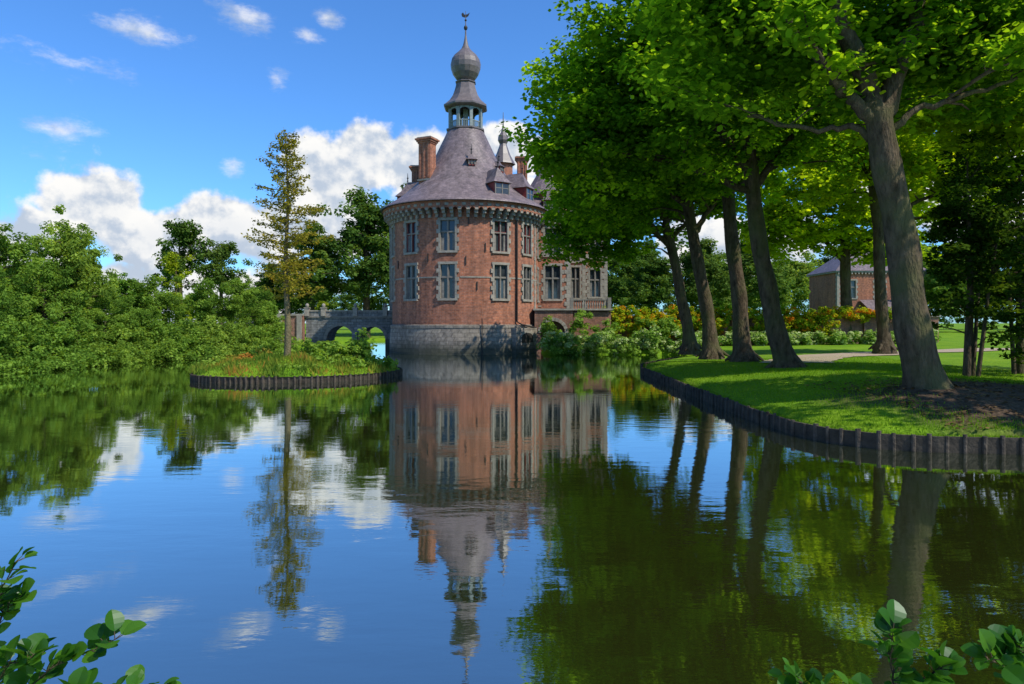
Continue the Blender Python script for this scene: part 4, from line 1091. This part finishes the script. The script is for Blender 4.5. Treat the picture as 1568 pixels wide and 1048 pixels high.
# ------------------------------------------------------------------ foreground alder twigs
def alder_leaf(mb, o, d, n, Ln):
    d = d.normalized(); s = d.cross(n)
    if s.length < 1e-4: s = Vector((1, 0, 0))
    s.normalize(); n = s.cross(d)
    ts = [0, .12, .32, .55, .78, .93, 1.0]; ws = [0.02, .24, .42, .46, .36, .18, 0.0]
    mid = [o+d*Ln*t-n*Ln*0.18*t*t for t in ts]
    lf = [m_+s*Ln*w+n*Ln*w*0.28 for m_, w in zip(mid, ws)]
    rt = [m_-s*Ln*w+n*Ln*w*0.28 for m_, w in zip(mid, ws)]
    for i in range(len(ts)-1):
        for A, B in ((mid, lf), (rt, mid)):
            mb.face([A[i], A[i+1], B[i+1], B[i]], LM_NEAR, smooth=True)
def alder(name, stems, seed, Lf=0.07):
    e = empty(name)
    rg = random.Random(seed)
    tw, lv = MB(), MB(); tones = []
    for st in stems:
        P = [Vector(p_) for p_ in st]
        pts = []
        for i in range(len(P)-1):
            for k in range(6): pts.append(P[i].lerp(P[i+1], k/6)+Vector((rg.uniform(-.004, .004), rg.uniform(-.004, .004), rg.uniform(-.004, .004))))
        pts.append(P[-1])
        tw.tube(pts, [0.005*(1-0.75*i/len(pts)) for i in range(len(pts))], M_BARK, 6)
        m_ = len(pts)
        for i in range(3, m_):
            d = (pts[i]-pts[i-1]).normalized()
            for rep in range(3 if i > m_*0.4 else 1):
                side = Vector((rg.uniform(-1, 1), rg.uniform(-1, 1), rg.uniform(-0.3, 0.9)))
                ld = (d*0.5+side).normalized()
                o = pts[i]+ld*0.025
                tw.tube([pts[i], o], [0.0018, 0.0012], M_BARK, 4)
                nr_ = Vector((rg.uniform(-.8, .7), rg.uniform(-1.2, .6), 1)).normalized()
                n0 = len(lv.f)
                alder_leaf(lv, o, ld, nr_, Lf*rg.uniform(0.45, 1.1))
                tones += [rg.uniform(0.05, 0.95)]*(len(lv.f)-n0)
    tw.obj('twigs', e); o = lv.obj('leaves', e)
    a = o.data.attributes.new('tone', 'FLOAT', 'FACE'); a.data.foreach_set('value', tones)
alder('alder_bush', [[(-1.95, 2.35, 0.3), (-1.85, 2.3, 0.9), (-1.72, 2.25, 1.15), (-1.60, 2.2, 1.33)],
                     [(-1.9, 2.3, 0.3), (-1.7, 2.25, 0.8), (-1.5, 2.2, 0.98), (-1.28, 2.2, 1.08)],
                     [(-1.8, 2.2, 0.3), (-1.6, 2.15, 0.8), (-1.35, 2.1, 0.94), (-1.10, 2.1, 0.97)],
                     [(-1.9, 2.3, 0.4), (-1.75, 2.25, 0.85), (-1.62, 2.2, 1.0), (-1.5, 2.15, 1.05)],
                     [(-1.9, 2.5, 0.4), (-1.85, 2.4, 0.95), (-1.75, 2.35, 1.1), (-1.66, 2.3, 1.17)]], 71)
alder('alder_bush', [[(1.35, 2.3, 0.3), (1.28, 2.25, 0.8), (1.22, 2.2, 1.0), (1.20, 2.15, 1.13)],
                     [(1.2, 2.3, 0.3), (1.1, 2.25, 0.75), (1.0, 2.2, 0.9), (0.90, 2.2, 0.95)],
                     [(1.4, 2.3, 0.3), (1.35, 2.25, 0.8), (1.32, 2.2, 0.95), (1.36, 2.15, 1.02)],
                     [(1.75, 2.3, 0.3), (1.7, 2.25, 0.8), (1.6, 2.2, 1.0), (1.5, 2.15, 1.04)],
                     [(1.8, 2.3, 0.3), (1.75, 2.25, 0.85), (1.68, 2.2, 1.02), (1.62, 2.2, 1.06)],
                     [(1.3, 2.2, 0.3), (1.2, 2.15, 0.75), (1.1, 2.1, 0.9), (1.05, 2.1, 0.96)]], 72)

# ------------------------------------------------------------------ world & sun
SUN = Vector((0.82, -0.57, 0)).normalized()
EL = deg(50)
sdir = Vector((SUN.x*math.cos(EL), SUN.y*math.cos(EL), math.sin(EL)))
sun = bpy.data.lights.new('sun', 'SUN'); sun.energy = 5.0; sun.angle = deg(0.5); sun.color = (1.0, 0.94, 0.82)
so = bpy.data.objects.new('sun', sun); COL.objects.link(so)
so.rotation_euler = (-sdir).to_track_quat('-Z', 'Y').to_euler(); so.location = (30, -20, 40)

w = bpy.data.worlds.new('World'); scene.world = w; w.use_nodes = True
nt = w.node_tree; nt.nodes.clear(); L = nt.links
out = nt.nodes.new('ShaderNodeOutputWorld')
sky = nt.nodes.new('ShaderNodeTexSky'); sky.sky_type = 'NISHITA'; sky.sun_disc = False
sky.sun_elevation = EL; sky.sun_rotation = math.atan2(SUN.x, SUN.y); sky.air_density = 1.0; sky.dust_density = 0.4; sky.ozone_density = 2.0
tc = nt.nodes.new('ShaderNodeTexCoord')
sep = nt.nodes.new('ShaderNodeSeparateXYZ'); L.new(tc.outputs['Generated'], sep.inputs[0])
def MT(op, a, b=None, c=None, clamp=False):
    n = nt.nodes.new('ShaderNodeMath'); n.operation = op; n.use_clamp = clamp
    for i, x in enumerate((a, b, c)):
        if x is None: continue
        if isinstance(x, (int, float)): n.inputs[i].default_value = x
        else: L.new(x, n.inputs[i])
    return n.outputs[0]
u = MT('ARCTAN2', sep.outputs['X'], sep.outputs['Y'])
v = MT('ARCSINE', sep.outputs['Z'])
cmb = nt.nodes.new('ShaderNodeCombineXYZ'); L.new(u, cmb.inputs[0]); L.new(v, cmb.inputs[1])
UV = cmb.outputs[0]
def noise(vec, scale, detail=8, rough=0.6, off=(0, 0, 0), sc=(1, 1, 1)):
    mp = nt.nodes.new('ShaderNodeMapping'); mp.inputs['Location'].default_value = off; mp.inputs['Scale'].default_value = sc
    L.new(vec, mp.inputs['Vector'])
    n = nt.nodes.new('ShaderNodeTexNoise'); n.inputs['Scale'].default_value = scale; n.inputs['Detail'].default_value = detail; n.inputs['Roughness'].default_value = rough
    L.new(mp.outputs[0], n.inputs['Vector']); return n.outputs['Fac']
puffs = [(-36, 5.0, 5, 3.2), (-31.0, 8.6, 4.2, 3.6), (-27.5, 6.4, 5, 3.4), (-23.0, 7.2, 5.0, 3.2), (-19.0, 7.0, 4.2, 3.0), (-28, 1.5, 16, 4.0),
         (-15.0, 11.5, 3.6, 4.0), (-12.0, 13.6, 3.6, 3.4), (-8.2, 13.0, 4.4, 3.2), (-14.5, 8.0, 4.4, 3), (-0.4, 15.2, 2.6, 1.8), (2.0, 14.0, 3.2, 2.2),
         (3.6, 10.0, 5.5, 2.6), (18, 6, 9, 3.5), (36, 9, 12, 4), (-62, 9, 14, 5), (100, 10, 18, 6), (170, 12, 22, 6), (-120, 11, 20, 6)]
wisps = [(-21.6, 22.5, 3.0, 1.5), (-28.2, 20.6, 3.6, 1.3), (-32.8, 17.6, 4.2, 1.3), (-33.4, 13.2, 2.6, 1.8), (-15.2, 23.3, 1.3, .9), (-16.8, 22, 1.6, .8), (-19, 18.6, 1.2, 1.2), (-22.2, 12.0, 1.2, 1.3)]
def field(lst, vec):
    cur = None
    for az, el, a, b_ in lst:
        s = nt.nodes.new('ShaderNodeVectorMath'); s.operation = 'MULTIPLY_ADD'; L.new(vec, s.inputs[0])
        s.inputs[1].default_value = (1/deg(a), 1/deg(b_), 0); s.inputs[2].default_value = (-az/a, -el/b_, 0)
        l = nt.nodes.new('ShaderNodeVectorMath'); l.operation = 'LENGTH'; L.new(s.outputs[0], l.inputs[0])
        f = l.outputs['Value']
        cur = f if cur is None else MT('MINIMUM', cur, f)
    return MT('SUBTRACT', 1.0, cur)
def smooth(x, a, b_, lo=0.0, hi=1.0):
    n = nt.nodes.new('ShaderNodeMapRange'); n.interpolation_type = 'SMOOTHSTEP'
    n.inputs['From Min'].default_value = a; n.inputs['From Max'].default_value = b_; n.inputs['To Min'].default_value = lo; n.inputs['To Max'].default_value = hi
    L.new(x, n.inputs['Value']); return n.outputs[0]
shv = nt.nodes.new('ShaderNodeVectorMath'); shv.operation = 'ADD'; L.new(UV, shv.inputs[0]); shv.inputs[1].default_value = (0.008, 0.016, 0)
nA = noise(UV, 14, 8, 0.55); nB = noise(shv.outputs[0], 14, 6, 0.55)
nC = noise(UV, 5, 2, 0.5, (3, 1, 0))
Fp = field(puffs, UV)
d0 = MT('MULTIPLY_ADD', MT('SUBTRACT', nC, 0.5), 0.7, MT('MULTIPLY_ADD', MT('SUBTRACT', nA, 0.5), 1.7, Fp))
al = smooth(d0, 0.0, 0.28)
fw = MT('MULTIPLY_ADD', MT('SUBTRACT', noise(UV, 22, 9, 0.68, (1, 4, 0), (0.6, 1.3, 1)), 0.5), 3.6, field(wisps, UV))
aw = smooth(fw, 0.1, 1.6, 0, 0.85)
alpha = MT('MAXIMUM', al, aw)
light = smooth(MT('SUBTRACT', nA, nB), -0.10, 0.09)
core = smooth(d0, 0.35, 1.1, 1.0, 0.72)
lt = MT('MULTIPLY', light, core)
ccol = nt.nodes.new('ShaderNodeMix'); ccol.data_type = 'RGBA'; L.new(MT('MULTIPLY_ADD', lt, 0.75, 0.25), ccol.inputs['Factor'])
ccol.inputs[6].default_value = (0.36, 0.48, 0.66, 1); ccol.inputs[7].default_value = (1.0, 0.99, 0.97, 1)
tint = nt.nodes.new('ShaderNodeMix'); tint.data_type = 'RGBA'; tint.blend_type = 'MULTIPLY'; tint.inputs['Factor'].default_value = 1
L.new(sky.outputs[0], tint.inputs[6]); tint.inputs[7].default_value = (0.50, 0.94, 1.45, 1)
bg1 = nt.nodes.new('ShaderNodeBackground'); L.new(tint.outputs[2], bg1.inputs['Color']); bg1.inputs['Strength'].default_value = 0.15
bg2 = nt.nodes.new('ShaderNodeBackground'); L.new(ccol.outputs[2], bg2.inputs['Color']); bg2.inputs['Strength'].default_value = 1.0
ms = nt.nodes.new('ShaderNodeMixShader'); L.new(alpha, ms.inputs[0]); L.new(bg1.outputs[0], ms.inputs[1]); L.new(bg2.outputs[0], ms.inputs[2])
L.new(ms.outputs[0], out.inputs['Surface'])

# ------------------------------------------------------------------ camera
cam = bpy.data.cameras.new('camera'); cam.sensor_width = 36; cam.lens = 24.0; cam.shift_y = -0.0185; cam.clip_start = 0.05; cam.clip_end = 6000
co = bpy.data.objects.new('camera', cam); COL.objects.link(co)
co.location = (0, 0, 2.1); co.rotation_euler = (deg(90), 0, 0)
scene.camera = co
scene.view_settings.view_transform = 'Standard'
try: scene.view_settings.look = 'None'
except Exception: pass
scene.view_settings.exposure = 0
